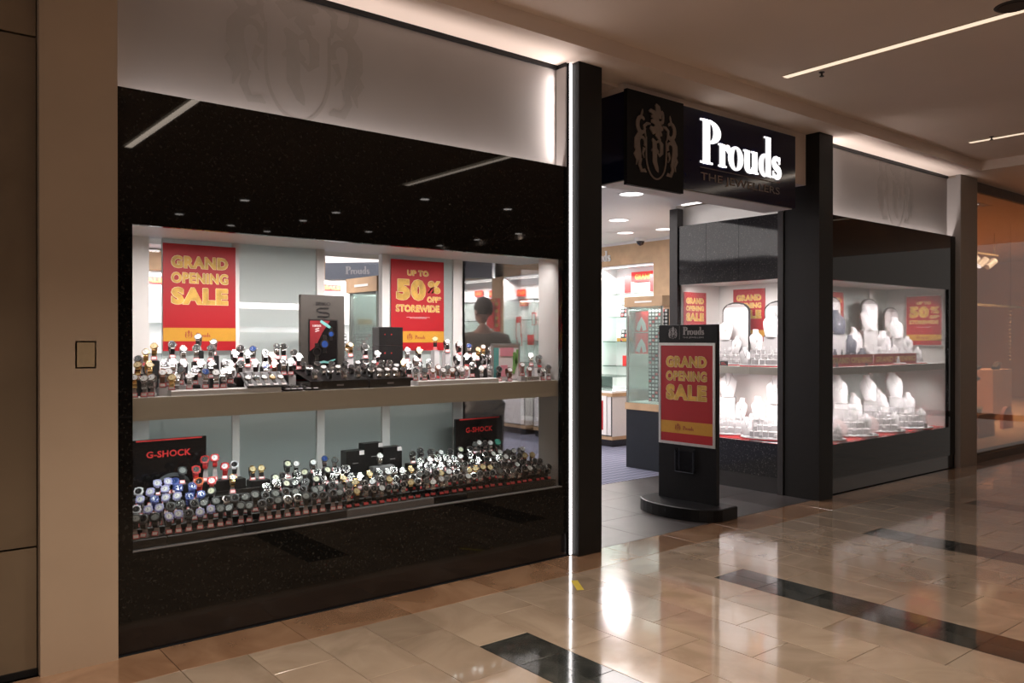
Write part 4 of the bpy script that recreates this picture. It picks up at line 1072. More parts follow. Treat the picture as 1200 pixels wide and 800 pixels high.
def ring_finger_mesh(h, mt='white_velvet'):
    return MB().lathe([(.016, 0), (.016, .004), (.010, .006), (.0075, h*.8), (.004, h)], 10).mesh('ring_cone', mt)
def rbox(mt): return lambda: MB().bevbox(-.022, .022, -.018, .018, 0, .022, .003).mesh('pad', mt)
def necklace_display(x, y, z, h, yaw, label, grp, mt='white_velvet', chain=True, wh='', on_block=0):
    if on_block > .02:
        r_ = .27*h; o = MB().bevbox(-r_, r_, -r_*.7, r_*.9, 0, on_block, .003).obj('display_block', mt if mt != 'navy_velvet' else 'white_velvet', None, (x, y, z), (0, 0, yaw)); tag(o, f'block under {label}', 'display block', 'blocks under busts')
    hq = round(h, 2)
    t = thing('necklace_bust', label, 'jewellery bust', (x, y, z+on_block), yaw, grp)
    put('bust', cached(('bu', hq, mt), lambda: bust_mesh(hq, mt)), t)
    if chain:
        q = thing('necklace', f'silver necklace on {label}', 'necklace', (x, y, z+on_block), yaw, grp+' necklaces')
        put('chain', cached(('ch', hq), lambda: chain_mesh(hq)), q); put('pendant', cached(('pe', hq), lambda: pend_mesh(hq)), q)
def plate(x, y, z, rx, ry, yaw, label, red=True):
    t = thing('oval_plinth', label, 'display base', (x, y, z), yaw, 'round bases')
    b = MB(); b.lathe([(1, 0), (1, 1)], 28, Matrix.Diagonal((rx, ry, .012, 1))); b.obj('red_edge', 'card_red', t)
    b = MB(); b.lathe([(1.02, 0), (1.0, 1)], 28, Matrix.Diagonal((rx, ry, .010, 1))); b.obj('top_plate', 'white_velvet', t, (0, 0, .012))
def cluster(name, cx, cy, z, yaw, k, mt='white_velvet', n_small=14, seed=0, tall=.30, plt=True):
    """stepped jewellery group: tall bust at the back, two lower busts, rows of small ring cones and earring pads"""
    R_ = random.Random(seed); Rm = Matrix.Rotation(yaw, 4, 'Z')
    def P(x, y): v = Rm @ Vector((x*k, y*k, 0)); return cx+v.x, cy+v.y
    zt = z
    if plt: plate(cx, cy, z, .175*k, .115*k, yaw, f'oval white plinth with red edge, {name}'); zt = z+.022
    vc = "navy" if "navy" in mt else "white"
    sb = 'white_velvet'
    for (x0, x1, y0, y1, hh, nm) in ((-.12, .12, -.055, -.005, .030, 'low'), (-.10, .11, -.003, .045, .060, 'tall')):
        b = MB(); b.bevbox(x0*k, x1*k, y0*k, y1*k, 0, hh*k, .003)
        tag(b.obj('display_step', sb, None, (cx, cy, zt), (0, 0, yaw)), f'{nm} white step block, {name}', 'display riser', 'white step blocks')
    for (bx, by, bh, yw, bl, nm) in ((.0, .092, .155, .0, (tall-.165), 'tallest'), (-.085, .066, .125, .25, .085, 'left'), (.075, .070, .115, -.2, .075, 'right'), (.13, .030, .085, -.3, .02, 'small front right'), (-.145, .010, .10, .3, .0, 'small front left')):
        x, y = P(bx, by); necklace_display(x, y, zt, bh*k, yaw+yw, f'{nm} {vc} necklace bust, {name}', 'necklace busts', mt, True, on_block=bl*k)
    kinds = 0; rowsn = [(.022, .06, 5), (-.030, .03, 6), (-.082, .0, 6)]; idx = 0
    for ri, (yy, hz, c) in enumerate(rowsn):
        for j in range(c):
            if idx >= n_small: break
            xx = (-.5+(j+.5)/c)*(.20, .22, .24)[ri] + (R_.random()-.5)*.008
            x, y = P(xx, yy); zs = zt + hz*k
            w_ = f'{ordinal(j)}, {("rear", "middle", "front")[ri]} row, {name}'
            if (j+ri) % 2 == 0:
                t = thing('ring_cone', f'{"navy" if "navy" in mt else "white"} ring cone, {w_}', 'ring display', (x, y, zs), yaw+R_.uniform(-.3, .3), 'ring cones')
                hk = round(R_.uniform(.038, .060)*k, 2)
                put('cone', cached(('rc', hk, mt), lambda: ring_finger_mesh(hk, mt)), t)
                q = thing('ring', f'silver ring on cone, {w_}', 'ring', (x, y, zs+hk*.72), 0, 'rings on cones')
                put('band', cached(('rg',), lambda: MB().lathe([(.0082, -.0015), (.0095, 0), (.0082, .0015)], 10, cap=False).mesh('band', 'steel')), q)
                put('stone', cached(('sg',), lambda: MB().lathe([(.001, -.002), (.004, .002), (.002, .004)], 6, Matrix.Translation((0, -.0105, 0))).mesh('stone', 'dial_white')), q)
            else:
                t = thing('earring_pad', f'small {"navy" if "navy" in mt else "white"} earring pad, {w_}', 'earring display', (x, y, zs), yaw+R_.uniform(-.3, .3), 'earring pads')
                hh = round(R_.uniform(.008, .030)*k+.004, 2)
                put('foot', cached(('pf', hh, mt), lambda: MB().bevbox(-.018, .018, -.014, .014, 0, hh, .002).mesh('foot', mt)), t)
                put('card', cached(('pc', mt), lambda: MB().box(-.016, .016, -.002, .002, 0, .034, Matrix.Rotation(math.radians(-20), 4, 'X')).mesh('card', mt)), t, (0, 0, hh))
                put('studs', cached(('ps',), lambda: MB().lathe([(.003, 0), (.003, .003)], 6, Matrix.Translation((-.007, -.008, .022)) @ Matrix.Rotation(PI/2, 4, 'X')).lathe([(.003, 0), (.003, .003)], 6, Matrix.Translation((.007, -.008, .022)) @ Matrix.Rotation(PI/2, 4, 'X')).mesh('studs', 'dial_black' if 'navy' not in mt else 'tag_white')), t, (0, 0, hh))
            idx += 1
def arch_board(label, x, y, z, w, h, yaw):
    t = thing('arched_board', label, 'display board', (x, y, z), yaw, 'arched display boards')
    def arch(w_, h_, r_): return [(-w_/2, 0), (w_/2, 0), (w_/2, h_-r_)] + [(w_/2*math.cos(a), h_-r_+r_*math.sin(a)) for a in [PI*i/12 for i in range(1, 12)]] + [(-w_/2, h_-r_)]
    b = MB(); b.prism(arch(w, h, w*.28), 0, .02); b.obj('edge', 'box_black', t)
    b = MB(); b.prism(arch(w-.03, h-.018, w*.26), -.004, 0); b.obj('face', 'white_velvet', t)
    b = MB(); b.prism([(-w*.36, h*.915), (w*.36, h*.915), (w*.30, h*.955), (0, h*.972), (-w*.30, h*.955)], -.006, -.004); b.obj('top_print', 'silver_print', t)
RS = 1.26
YF = -math.radians(40)
# right window, upper shelf
arch_board('arched white board behind the navy busts', 8.59, .60, RS, .38, .77, 0)
arch_board('arched white board behind the middle white busts', 9.44, .60, RS, .40, .77, 0)
arch_board('lower arched white board near the right poster', 9.97, .60, RS, .36, .68, 0)
cluster('navy group, right window shelf', 8.40, .36, RS, YF, 1.75, 'navy_velvet', 17, 1, .36, False)
cluster('middle group, right window shelf', 9.10, .36, RS, YF, 1.9, 'white_velvet', 17, 2, .36)
cluster('right group, right window shelf', 9.66, .32, RS, YF, 1.6, 'white_velvet', 17, 3, .34)
cluster('small navy group, right window shelf', 7.82, .25, RS, YF, 1.0, 'navy_velvet', 17, 4, .22, False)
for n, (x0, x1, lab) in enumerate(((7.72, 8.60, 'left red grand opening strip along the right window shelf'), (8.62, 9.60, 'right red grand opening strip along the right window shelf'))):
    t = thing('shelf_strip', lab, 'sign', ((x0+x1)/2, .125, RS), 0, 'red shelf strips'); w = (x1-x0)/2
    MB().box(-w, w, 0, .006, 0, .125).obj('strip', 'poster_red', t)
    add_text(MB(), 'GRAND OPENING', 0, .066, w*1.86, .062, -.0015, bold=.04).obj('lettering', 'poster_gold', t)
# right window, floor
for n, (x, y, k, lab) in enumerate(((7.76, .22, 1.3, 'leftmost'), (8.34, .30, 1.95, 'second'), (8.98, .30, 1.9, 'third'), (9.56, .28, 2.0, 'rightmost'))):
    cluster(f'{lab} group, right window floor', x, y, FL+.01, YF, k, 'white_velvet', 17, 10+n, .33)
riser('red_liner', 'red liner on the floor of the right window', 7.43, 10.13, .05, .72, FL, FL+.008, 'card_red', 'display liner')
riser('red_liner', 'red liner on the floor of the entrance-side window', 7.23, 7.88, .745, 1.6, FL, FL+.008, 'card_red', 'display liner')
# entrance-side window
YR = -math.radians(62)
arch_board('left arched white board in the entrance-side window', 7.70, 1.25, RS, .36, .70, -PI/2)
arch_board('right arched white board in the entrance-side window', 7.70, .70, RS, .36, .70, -PI/2)
cluster('left group, entrance-side shelf', 7.47, 1.24, RS, YR, 1.55, 'white_velvet', 17, 20, .33)
cluster('right group, entrance-side shelf', 7.47, .66, RS, YR, 1.75, 'white_velvet', 17, 21, .33)
cluster('left group, entrance-side floor', 7.48, 1.22, FL+.01, YR, 1.9, 'white_velvet', 17, 22, .36)
cluster('right group, entrance-side floor', 7.48, .62, FL+.01, YR, 1.9, 'white_velvet', 17, 23, .34)
for i, (x, y, z) in enumerate(((8.02, .20, FL+.008), (8.68, .20, FL+.008))):
    t = thing('round_mirror_pad', f'{("left", "right")[i]} blush round pad standing on the right window floor', 'display pad', (x, y, z), YF, 'blush pads')
    MB().lathe([(1, 0), (1, 1)], 28, Matrix.Translation((0, .02, .10)) @ Matrix.Rotation(math.radians(75), 4, 'X') @ Matrix.Diagonal((.10, .10, .012, 1))).obj('pad', 'blush_satin', t)
    MB().box(-.03, .03, 0, .05, 0, .02).obj('foot', 'white_velvet', t)
t = thing('price_sign', 'small black sign on the left of the entrance-side shelf', 'sign', (7.28, 1.10, RS), -PI/2)
MB().box(-.05, .05, 0, .006, 0, .05).obj('card', 'box_black', t); MB().box(-.03, .03, -.001, 0, .015, .02).box(-.035, .01, -.001, 0, .03, .035).obj('lettering', 'card_red', t)

# ---------------------------------------------------------------- shop interior
def niche(label, y0, y1, x=9.2, z0=.80, z1=2.655, shelves=(1.12, 1.50, 1.88, 2.24), light=22):
    """white lit showcase set in the wood-clad wall, opening towards -X"""
    t = tag(put('lit_showcase', None), label, 'showcase', 'wall showcases')
    MB().box(x+.33, x+.35, y0, y1, z0, z1).box(x, x+.35, y0-.012, y0, z0, z1).box(x, x+.35, y1, y1+.012, z0, z1).box(x, x+.35, y0, y1, z1, z1+.02).box(x, x+.35, y0, y1, z0-.02, z0).obj('casing', 'niche_white', t)
    for z in shelves: MB().box(x+.02, x+.32, y0, y1, z, z+.01).obj('glass_shelf', 'shelf_glass', t)
    MB().box(x+.03, x+.06, y0+.02, y1-.02, z1-.006, z1-.001).obj('light_bar', 'led_soft', t)
    area('showcase_glow', (x+.05, (y0+y1)/2, z1-.03), .04, y1-y0-.1, light*3.2, NEU, (0, math.radians(20), 0))
    return t
niche('white lit wall showcase seen through the entrance', 3.78, 4.84)
niche('white lit wall showcase beyond the wood pillar, seen right of the standing man', 5.35, 7.33, light=38)
niche('white lit wall showcase seen left of the standing man', 7.70, 9.7, light=38)
wf = struct(put('wall_wood_frame', None), 'pale wood frame around the wall showcases')
for b in ((9.19, 9.60, 1.95, 3.765, 0, 2.99), (9.19, 9.6, 4.855, 5.335, 0, 2.99), (9.19, 9.6, 7.345, 7.685, 0, 2.99), (9.19, 9.6, 3.765, 10.1, 2.68, 2.99), (9.19, 9.6, 9.715, 10.1, 0, 2.7)):
    MB().box(*b).obj('wood_panel', 'pale_wood', wf)
MB().box(9.19, 9.6, 1.95, 10.1, 2.99, 3.03).obj('top_trim', 'white_paint', wf)
def wall_card(kind, x, y, z, w, h, lab, text=None, cat='sign', grp='red promotional cards', facing=-PI/2):
    t = thing('promo_card', lab, cat, (x, y, z), facing, grp)
    MB().box(-w/2, w/2, 0, .006, 0, h).obj('card', kind, t)
    if text: add_text(MB(), text, 0, h/2, w*.85, h*.55, -.0015, bold=.04).obj('lettering', 'poster_gold', t)
    return t
wall_card('card_red', 9.5, 4.0, 2.44, .98, .15, 'long red grand opening strip at the top of the near wall showcase', 'GRAND OPENING')
t = thing('tall_banner', 'tall narrow red and gold banner on the wood wall left of the near showcase', 'banner', (9.18, 5.03, 1.35), -PI/2)
MB().box(-.11, .11, 0, .006, 0, .92).obj('banner_sheet', 'card_red', t); MB().box(-.11, .11, -.001, 0, 0, .08).box(-.09, .09, -.001, 0, .80, .82).obj('gold_bar', 'poster_gold', t)
for k in range(4): add_text(MB(), 'SALE', 0, .2+.17*k, .14, .08, -.0015, bold=.03).obj('lettering', 'poster_gold', t)
# ring trays and red cards inside showcases
def ring_tray(lab, x, y, z, w, h, nx, nz, rz, lean=0, grp='ring trays', cells=True):
    t = thing('ring_tray', lab, 'tray', (x, y, z), rz, grp); t.rotation_euler = (math.radians(-lean), 0, rz)
    MB().box(-w/2, w/2, 0, .02, 0, h).obj('tray', 'box_black', t)
    b = MB()
    for i in range(nx):
        for j in range(nz):
            cx = -w/2+w*(i+.5)/nx; cz = h*(j+.5)/nz; a = w/nx*.31; c = h/nz*.31
            b.cur = 1 if (i*7+j*5) % 6 == 0 else 0
            b.box(cx-a, cx+a, -.006, 0, cz-c, cz+c)
    o = b.obj('ring_pads', ['white_velvet', 'tag_red'], t); o['kind'] = 'stuff'
ring_tray('ring tray on the upper glass shelf of the near wall showcase', 9.33, 4.38, 1.89, .28, .26, 5, 4, -PI/2+.5, 25)
ring_tray('ring tray on the middle glass shelf of the near wall showcase', 9.33, 4.38, 1.51, .28, .20, 5, 3, -PI/2+.5, 25)
wall_card('poster_gold', 9.28, 4.42, 1.51, .34, .05, 'small gold card below the middle ring tray', grp='shelf cards')
wall_card('card_red', 9.32, 4.40, 2.26, .14, .26, 'leaning red card on the top shelf of the near showcase', grp='shelf cards')
wall_card('card_red', 9.32, 3.86, 2.26, .18, .26, 'red card at the right end of the top shelf of the near showcase', grp='shelf cards')
wall_card('card_red', 9.30, 4.42, 1.13, .14, .16, 'small red card on the lowest shelf of the near showcase', grp='shelf cards')
cards = [(596, 343, 10, 8, 'a'), (611, 343, 12, 8, 'b'), (561, 344, 12, 7, 'c'), (577, 344, 9, 8, 'd'), (614, 355, 12, 7, 'e')]
for i, (px, py, w, h, _) in enumerate(cards):
    p = at_x(px, py, 9.5); t_ = (p-_C).dot(_F); ww = w/956*t_/.77; hh = h/956*t_
    wall_card('card_red', 9.49, p.y, p.z-hh/2, ww, hh, f'small red sale strip high in the far wall showcases, {ordinal(i)} of five', 'SALE', grp='red sale strips')
def outline_card(px, py, w, h, lab, filled=False, top=True):
    p = at_x(px, py, 9.45); t_ = (p-_C).dot(_F); ww = w/956*t_/.77; hh = h/956*t_
    t = thing('framed_card', lab, 'card', (9.44, p.y, p.z-hh), -PI/2, 'red framed cards')
    MB().box(-ww/2, ww/2, .0, .006, 0, hh).obj('red_back', 'card_red', t)
    if not filled: MB().box(-ww*.38, ww*.38, -.002, 0, hh*.06, hh*(.72 if top else .9)).obj('white_front', 'print_white', t)
outline_card(608, 371, 7, 26, 'tall red framed card, lower left in the middle showcase')
outline_card(626, 366, 6, 15, 'red framed card at the right in the middle showcase', top=False)
outline_card(609, 391, 7, 14, 'low red framed card in the middle showcase')
outline_card(622, 392, 9, 12, 'solid red card low in the middle showcase', True)
t = thing('tall_banner', 'tall red banner beside the head of the standing man', 'banner', (9.17, at_x(576, 370, 9.17).y, at_x(576, 385, 9.17).z), -PI/2)
MB().box(-.16, .16, 0, .006, 0, .55).obj('banner_sheet', 'card_red', t); MB().box(-.14, .14, -.001, 0, .50, .53).obj('gold_bar', 'poster_gold', t)
t = thing('tall_banner', 'tall red and gold banner on the wood pillar right of the standing man', 'banner', (9.17, at_x(582, 370, 9.17).y, at_x(582, 388, 9.17).z), -PI/2)
MB().box(-.08, .08, 0, .006, 0, .60).obj('banner_sheet', 'card_red', t)
for k in range(4): MB().box(-.05, .05, -.001, 0, .08+.13*k, .14+.13*k).obj('gold_bar', 'poster_gold', t)
# counters along the right wall
def counter(lab, x0, x1, y0, y1, h, poster_=False, kick=.1):
    t = thing('counter', lab, 'counter', ((x0+x1)/2, (y0+y1)/2, .002)); a, c = (x1-x0)/2, (y1-y0)/2
    MB().box(-a+.03, a, -c+.02, c-.02, 0, kick).obj('kick', 'black_gloss', t)
    MB().box(-a, a, -c, c, kick, kick+.05).obj('base_trim', 'pale_wood', t)
    MB().box(-a, a, -c, c, kick+.05, h-.28).obj('body', 'white_paint', t)
    MB().box(-a-.004, -a, -c, -c+.02, kick+.05, h-.28).box(-a-.004, -a, c-.02, c, kick+.05, h-.28).box(-a-.004, -a, -c, c, kick+.05, kick+.065).obj('edge_strip', 'box_black', t)
    MB().box(-a-.01, a, -c-.01, c+.01, h-.28, h-.23).obj('wood_trim', 'pale_wood', t)
    MB().box(-a, a, -c, c, h-.23, h-.20).obj('display_bed', 'niche_white', t)
    MB().box(-a, -a+.006, -c, c, h-.20, h).box(-a, a, -c, c, h, h+.008).obj('glass_case', 'shelf_glass', t)
    return t
c1 = counter('glass-topped counter with a red sale poster seen through the entrance', 8.42, 8.95, 3.86, 5.6, 1.0)
area('counter_glow', (8.6, 4.6, .99), .3, 1.4, 8, NEU)
t = thing('sale_poster', 'framed red grand opening sale poster on the front of the counter', 'poster', (8.40, 4.42, .17), -PI/2)
w, h = .92, .56
MB().box(-w/2, w/2, .0, .01, 0, h).obj('white_mount', 'print_white', t); MB().box(-w/2+.06, w/2-.06, -.003, 0, .07, h-.07).obj('poster_sheet', 'poster_red', t)
b = MB(); add_text(b, 'GRAND OPENING', 0, .385, .66, .06, -.005, bold=.04); add_text(b, 'SALE', .02, .22, .66, .19, -.005, bold=.05); b.obj('lettering', 'poster_gold', t)
counter('glass-topped counter along the far right wall', 8.42, 8.95, 5.8, 7.6, 1.0)
counter('farthest glass-topped counter along the right wall', 8.42, 8.95, 7.8, 9.3, 1.0)
t = thing('sale_poster', 'small red sale poster on the far counter front, seen below the watch shelf', 'poster', (8.40, 7.05, .30), -PI/2)
MB().box(-.22, .22, 0, .01, 0, .40).obj('poster_sheet', 'poster_red', t); add_text(MB(), 'SALE', 0, .25, .36, .14, -.002, bold=.05).obj('lettering', 'poster_gold', t)
for i, y in enumerate((5.05, 4.72)):
    t = thing('open_tray', f'{("farther", "nearer")[i]} dark grey tray lying in the glass counter', 'tray', (8.66, y, .805), -PI/2, 'counter trays'); MB().bevbox(-.12, .12, -.09, .09, 0, .02, .004).obj('tray', 'tray_grey', t)
# tower showcases
def tower(lab, x0, x1, y0, y1, ring=True):
    cx, cy = (x0+x1)/2, (y0+y1)/2; a, c = (x1-x0)/2, (y1-y0)/2
    t = thing('tower_showcase', lab, 'showcase', (cx, cy, .002), 0, 'tower showcases')
    MB().box(-a, a, -c, c, 0, .70).obj('cabinet', 'dark_cabinet', t)
    MB().box(-a-.01, a+.01, -c-.01, c+.01, .70, .78).obj('wood_top', 'pale_wood', t)
    MB().box(-a+.02, a-.02, -c+.02, c-.02, .78, .79).obj('display_bed', 'niche_white', t)
    MB().box(-a, -a+.008, -c, c, .78, 1.93).box(-a, a, c-.008, c, .78, 1.93).obj('glass_sides', 'shelf_glass', t)
    MB().box(-a+.01, a-.01, -c+.01, c-.01, 1.36, 1.368).obj('glass_shelf', 'shelf_glass', t)
    for sx in (-1, 1):
        for sy in (-1, 1): MB().box(sx*(a-.012)-.012, sx*(a-.012)+.012, sy*(c-.012)-.012, sy*(c-.012)+.012, .78, 1.93).obj('corner_post', 'aluminium', t)
    MB().box(-a-.02, a+.02, -c-.02, c+.02, 1.93, 2.05).obj('wood_cap', 'pale_wood', t)
    MB().box(-a-.023, -a-.02, -c*.5, c*.45, 1.975, 1.995).obj('cap_plate', 'print_white', t)
    area('tower_glow', (cx, cy, 1.91), a*1.2, c*1.2, 7, NEU)
    return t
tower('wood-capped tower showcase with ring trays behind the poster stand', 7.28, 7.84, 1.96, 2.52)
for k in range(5):
    ring_tray(f'upright black ring tray in the tower showcase, {ordinal(k)} from the bottom', 7.45, 2.165, .80+k*.222, .30, .216, 6, 5, -PI/2, 0, 'stacked ring trays')
for k in range(2):
    t = thing('tower_card', f'{("lower", "upper")[k]} red and white picture card in the tower showcase', 'card', (7.44, 2.42, (1.37, 1.63)[k]), -PI/2, 'tower cards')
    MB().box(-.10, .10, 0, .006, 0, .25).obj('card', 'card_red', t); MB().ribbon([(-.06, .02), (-.03, .10), (.0, .15), (.03, .10), (.05, .02)], [.03, .03, .035, .03, .03], -.002, 0).obj('picture', 'white_velvet', t)
tower('wood-capped tower showcase behind the clear pane of the watch window', 3.26, 3.54, 1.45, 1.93)
for k in range(6):
    t = thing('sample_picture', f'grey figure card in the tower behind the watch window, {ordinal(k)}', 'card', (3.32, 1.52+.07*k, .80+ (k % 2)*.01), -PI/2, 'grey cards'); MB().box(-.02, .02, 0, .004, 0, .30+.05*(k % 3)).obj('card', ('tray_grey', 'silver_print')[k % 2], t)
# blue-grey bulkhead with faint sign, seen through the clear pane
t = thing('hanging_bulkhead', 'blue-grey hanging bulkhead with a faint sign inside the shop', 'bulkhead', (7.0, 7.08, 2.53), math.atan2(8.11-6.04, 6.07-7.94)+PI)
MB().box(-1.4, 1.4, 0, .25, 0, .27).obj('panel', 'blue_grey', t); b = MB(); glyph_prouds(b, -1.05, .08, .13, -.004, -.001); b.obj('lettering', 'tray_grey', t)
MB().box(-1.4, 1.4, .02, .23, .27, .50).obj('hanger', 'white_paint', t)
t = thing('wall_sign', 'small silver shop name sign on the wood wall', 'sign', (9.17, 4.82, 2.76), -PI/2); b = MB(); glyph_prouds(b, -.35, 0, .17, 0, .012); b.obj('lettering', 'window_white', t); 
# back wall showcases
for i, x in enumerate((2.0, 4.4, 6.8)):
    t = tag(put('back_showcase', None), f'white lit back wall showcase, {ordinal(i)} from the left', 'showcase', 'back showcases')
    MB().box(x, x+2.2, 9.95, 10.05, .8, 2.65).obj('casing', 'niche_white', t)
    for z in (1.3, 1.8): MB().box(x, x+2.2, 9.70, 9.95, z, z+.01).obj('glass_shelf', 'shelf_glass', t)
    MB().box(x-.05, x+2.25, 9.80, 10.05, 2.68, 2.99).obj('wood_header', 'pale_wood', t)
    MB().box(x-.03, x+2.23, 9.4, 10.05, .0, .78).obj('cabinet', 'dark_cabinet', t)
    area('back_glow', (x+1.1, 9.75, 2.62), 2.0, .05, 34, NEU, (math.radians(20), 0, 0))
    for j in range(4):
        wall_card('card_red', x+.3+j*.52, 9.93, 2.46, .36, .12, f'red sale strip on the {ordinal(i)} back showcase, {ordinal(j)} from the left', 'SALE', facing=0, grp='back strips')
    for j in range(3):
        ring_tray(f'ring tray on the {ordinal(i)} back showcase, {ordinal(j)} from the left', x+.35+j*.6, 9.80, 1.32, .42, .34, 6, 5, 0, 15, 'back ring trays')
        wall_card('poster_gold', x+.35+j*.6, 9.86, 1.83, .30, .10, f'gold card on the {ordinal(i)} back showcase, {ordinal(j)} from the left', facing=0, grp='gold cards')

# ---------------------------------------------------------------- standing man inside the entrance
def skin_obj(verts, edges, radii, extra=None, voxel=.012, sub=1, name='body', mt='skin', smooth_it=4):
    me = bpy.data.meshes.new('sk'); me.from_pydata(verts, edges, [])
    o = bpy.data.objects.new('sk', me); COL.objects.link(o)
    o.modifiers.new('s', 'SKIN'); 
    if not me.skin_vertices: 
        pass
    for i, r in enumerate(radii):
        rr = r if isinstance(r, tuple) else (r, r); me.skin_vertices[0].data[i].radius = rr
    me.skin_vertices[0].data[0].use_root = True
    s = o.modifiers.new('u', 'SUBSURF'); s.levels = sub+1
    dg = bpy.context.evaluated_depsgraph_get(); dg.update()
    m1 = bpy.data.meshes.new_from_object(o.evaluated_get(dg)); bpy.data.objects.remove(o); bpy.data.meshes.remove(me)
    if extra:
        bm = bmesh.new(); bm.from_mesh(m1); tmp = extra.mesh('x', mt); bm.from_mesh(tmp); bm.to_mesh(m1); bm.free(); bpy.data.meshes.remove(tmp)
    o = bpy.data.objects.new('sk', m1); COL.objects.link(o)
    r = o.modifiers.new('r', 'REMESH'); r.mode = 'VOXEL'; r.voxel_size = voxel
    sm = o.modifiers.new('m', 'SMOOTH'); sm.iterations = smooth_it; sm.factor = .5
    dg = bpy.context.evaluated_depsgraph_get(); dg.update()
    m2 = bpy.data.meshes.new_from_object(o.evaluated_get(dg)); bpy.data.objects.remove(o); bpy.data.meshes.remove(m1)
    m2.materials.clear(); m2.materials.append(M[mt]); m2.polygons.foreach_set('use_smooth', [True]*len(m2.polygons)); m2.name = name
    return m2
def man():
    head = (566, 369); s_ = 7.6; d = ray(*head); p = _C + d*s_
    # local frame: +Y is the way he faces (away from the viewer), Z up; height about 1.9
    t = thing('person', 'man with short dark hair and grey-brown jacket, back turned to the watch window', 'person', (p.x, p.y, .002), math.radians(-32))
    H = 1.0
    V = []; E_ = []; R_ = []
    def v(x, y, z, r, par=None):
        V.append((x, y, z)); R_.append(r)
        if par is not None: E_.append((par, len(V)-1))
        return len(V)-1
    pel = v(0, 0, 1.00, (.155, .115)); wa = v(0, .0, 1.17, (.145, .105), pel); ch = v(0, -.01, 1.38, (.175, .12), wa); up = v(0, -.015, 1.52, (.135, .095), ch)
    nk = v(0, .0, 1.62, .062, up); n2 = v(0, .012, 1.69, .058, nk)
    hand_tip = []
    for s in (-1, 1):
        sh = v(s*.185, -.01, 1.53, .072, up); el = v(s*.265, .02, 1.23, .052, sh); wr = v(s*.23, .20, 1.05, .034, el); pa = v(s*.20, .27, 1.02, (.042, .022), wr)
        for k in range(4):
            fx = s*(.175+.018*k); L_ = (.065, .078, .074, .058)[k]
            a = v(fx, .31, 1.015, .0105, pa); b_ = v(fx-s*.006, .31+L_*.5, 1.0, .0095, a); v(fx-s*.010, .31+L_*.75, .975, .008, b_)
        a = v(s*.160, .275, 1.035, .012, pa); v(s*.142, .305, 1.03, .010, a)
        hp = v(s*.095, 0, .93, (.095, .10), pel); kn = v(s*.115, .02, .52, .062, hp); an = v(s*.12, -.02, .10, .042, kn); ft = v(s*.13, .12, .035, (.045, .032), an)
    x = MB(); Hc = Matrix.Translation((0, .02, 1.80)) @ Matrix.Rotation(math.radians(24), 4, 'Z')
    # head: skull, jaw, nose, ears, lips (faces +Y)
    def ell(c, r, n=14):
        prof = [(max(.001, math.sin(PI*i/10)), -math.cos(PI*i/10)) for i in range(11)]
        x.lathe(prof, n, Hc @ Matrix.Translation(c) @ Matrix.Diagonal((r[0], r[1], r[2], 1)))
    ell((0, -.01, .03), (.078, .100, .098)); ell((0, .03, -.045), (.060, .068, .072)); ell((0, .088, -.075), (.026, .022, .022))
    ell((0, .106, -.012), (.013, .022, .022)); ell((0, .094, .020), (.010, .014, .030)); ell((-.080, -.002, -.01), (.012, .022, .034)); ell((.080, -.002, -.01), (.012, .022, .034))
    ell((0, .096, -.047), (.024, .010, .008)); ell((-.030, .080, .030), (.022, .014, .008)); ell((.030, .080, .030), (.022, .014, .008))
    me = skin_obj(V, E_, R_, x, .011, 1, 'body', 'skin', 3); put('body', me, t)
    b = MB()
    for s in (-1, 1):
        b.lathe([(.001, -.011), (.008, -.008), (.011, 0), (.008, .008), (.001, .011)], 10, Hc @ Matrix.Translation((s*.030, .083, .012)))
    b.obj('eyes', 'dial_white', t)
    # hair cap
    b = MB(); n = 22; vs = []; fs = []; rows_ = 9
    for i in range(rows_+1):
        for j in range(n):
            a = 2*PI*j/n; fr = max(0, math.sin(a)); lim = (.68-.30*fr)*PI; ph = lim*i/rows_
            rr = 1.05+.02*math.sin(7*a+i); q = Vector((.080*math.sin(ph)*math.cos(a)*rr, -.012+.102*math.sin(ph)*math.sin(a)*rr, .032+.102*math.cos(ph)*rr))
            vs.append(Hc @ q)
    for i in range(rows_):
        for j in range(n): k = (j+1) % n; fs.append((i*n+j, i*n+k, (i+1)*n+k, (i+1)*n+j))
    b.add(vs, fs); h_ = b.obj('hair', 'hair', t, smooth=True)
    # jacket
    V2 = []; E2 = []; R2 = []
    def w(x_, y_, z_, r, par=None):
        V2.append((x_, y_, z_)); R2.append(r)
        if par is not None: E2.append((par, len(V2)-1))
        return len(V2)-1
    a0 = w(0, 0, 1.02, (.19, .15)); a1 = w(0, 0, 1.18, (.18, .14), a0); a2 = w(0, -.01, 1.39, (.205, .148), a1); a3 = w(0, -.015, 1.52, (.16, .115), a2); w(0, -.003, 1.635, (.080, .078), a3)
    w(0, 0, .90, (.18, .145), a0)
    for s in (-1, 1):
        q0 = w(s*.19, -.01, 1.525, .088, a3); q1 = w(s*.268, .02, 1.23, .068, q0); w(s*.236, .175, 1.065, .048, q1)
    put('jacket', skin_obj(V2, E2, R2, None, .014, 1, 'jacket', 'jacket', 3), t)
    V2.clear(); E2.clear(); R2.clear()
    a0 = w(0, 0, 1.0, (.17, .13))
    for s in (-1, 1):
        q0 = w(s*.10, 0, .90, (.105, .115), a0); q1 = w(s*.117, .02, .52, .078, q0); w(s*.12, -.018, .10, .062, q1)
    put('trousers', skin_obj(V2, E2, R2, None, .014, 1, 'trousers', 'trousers', 3), t)
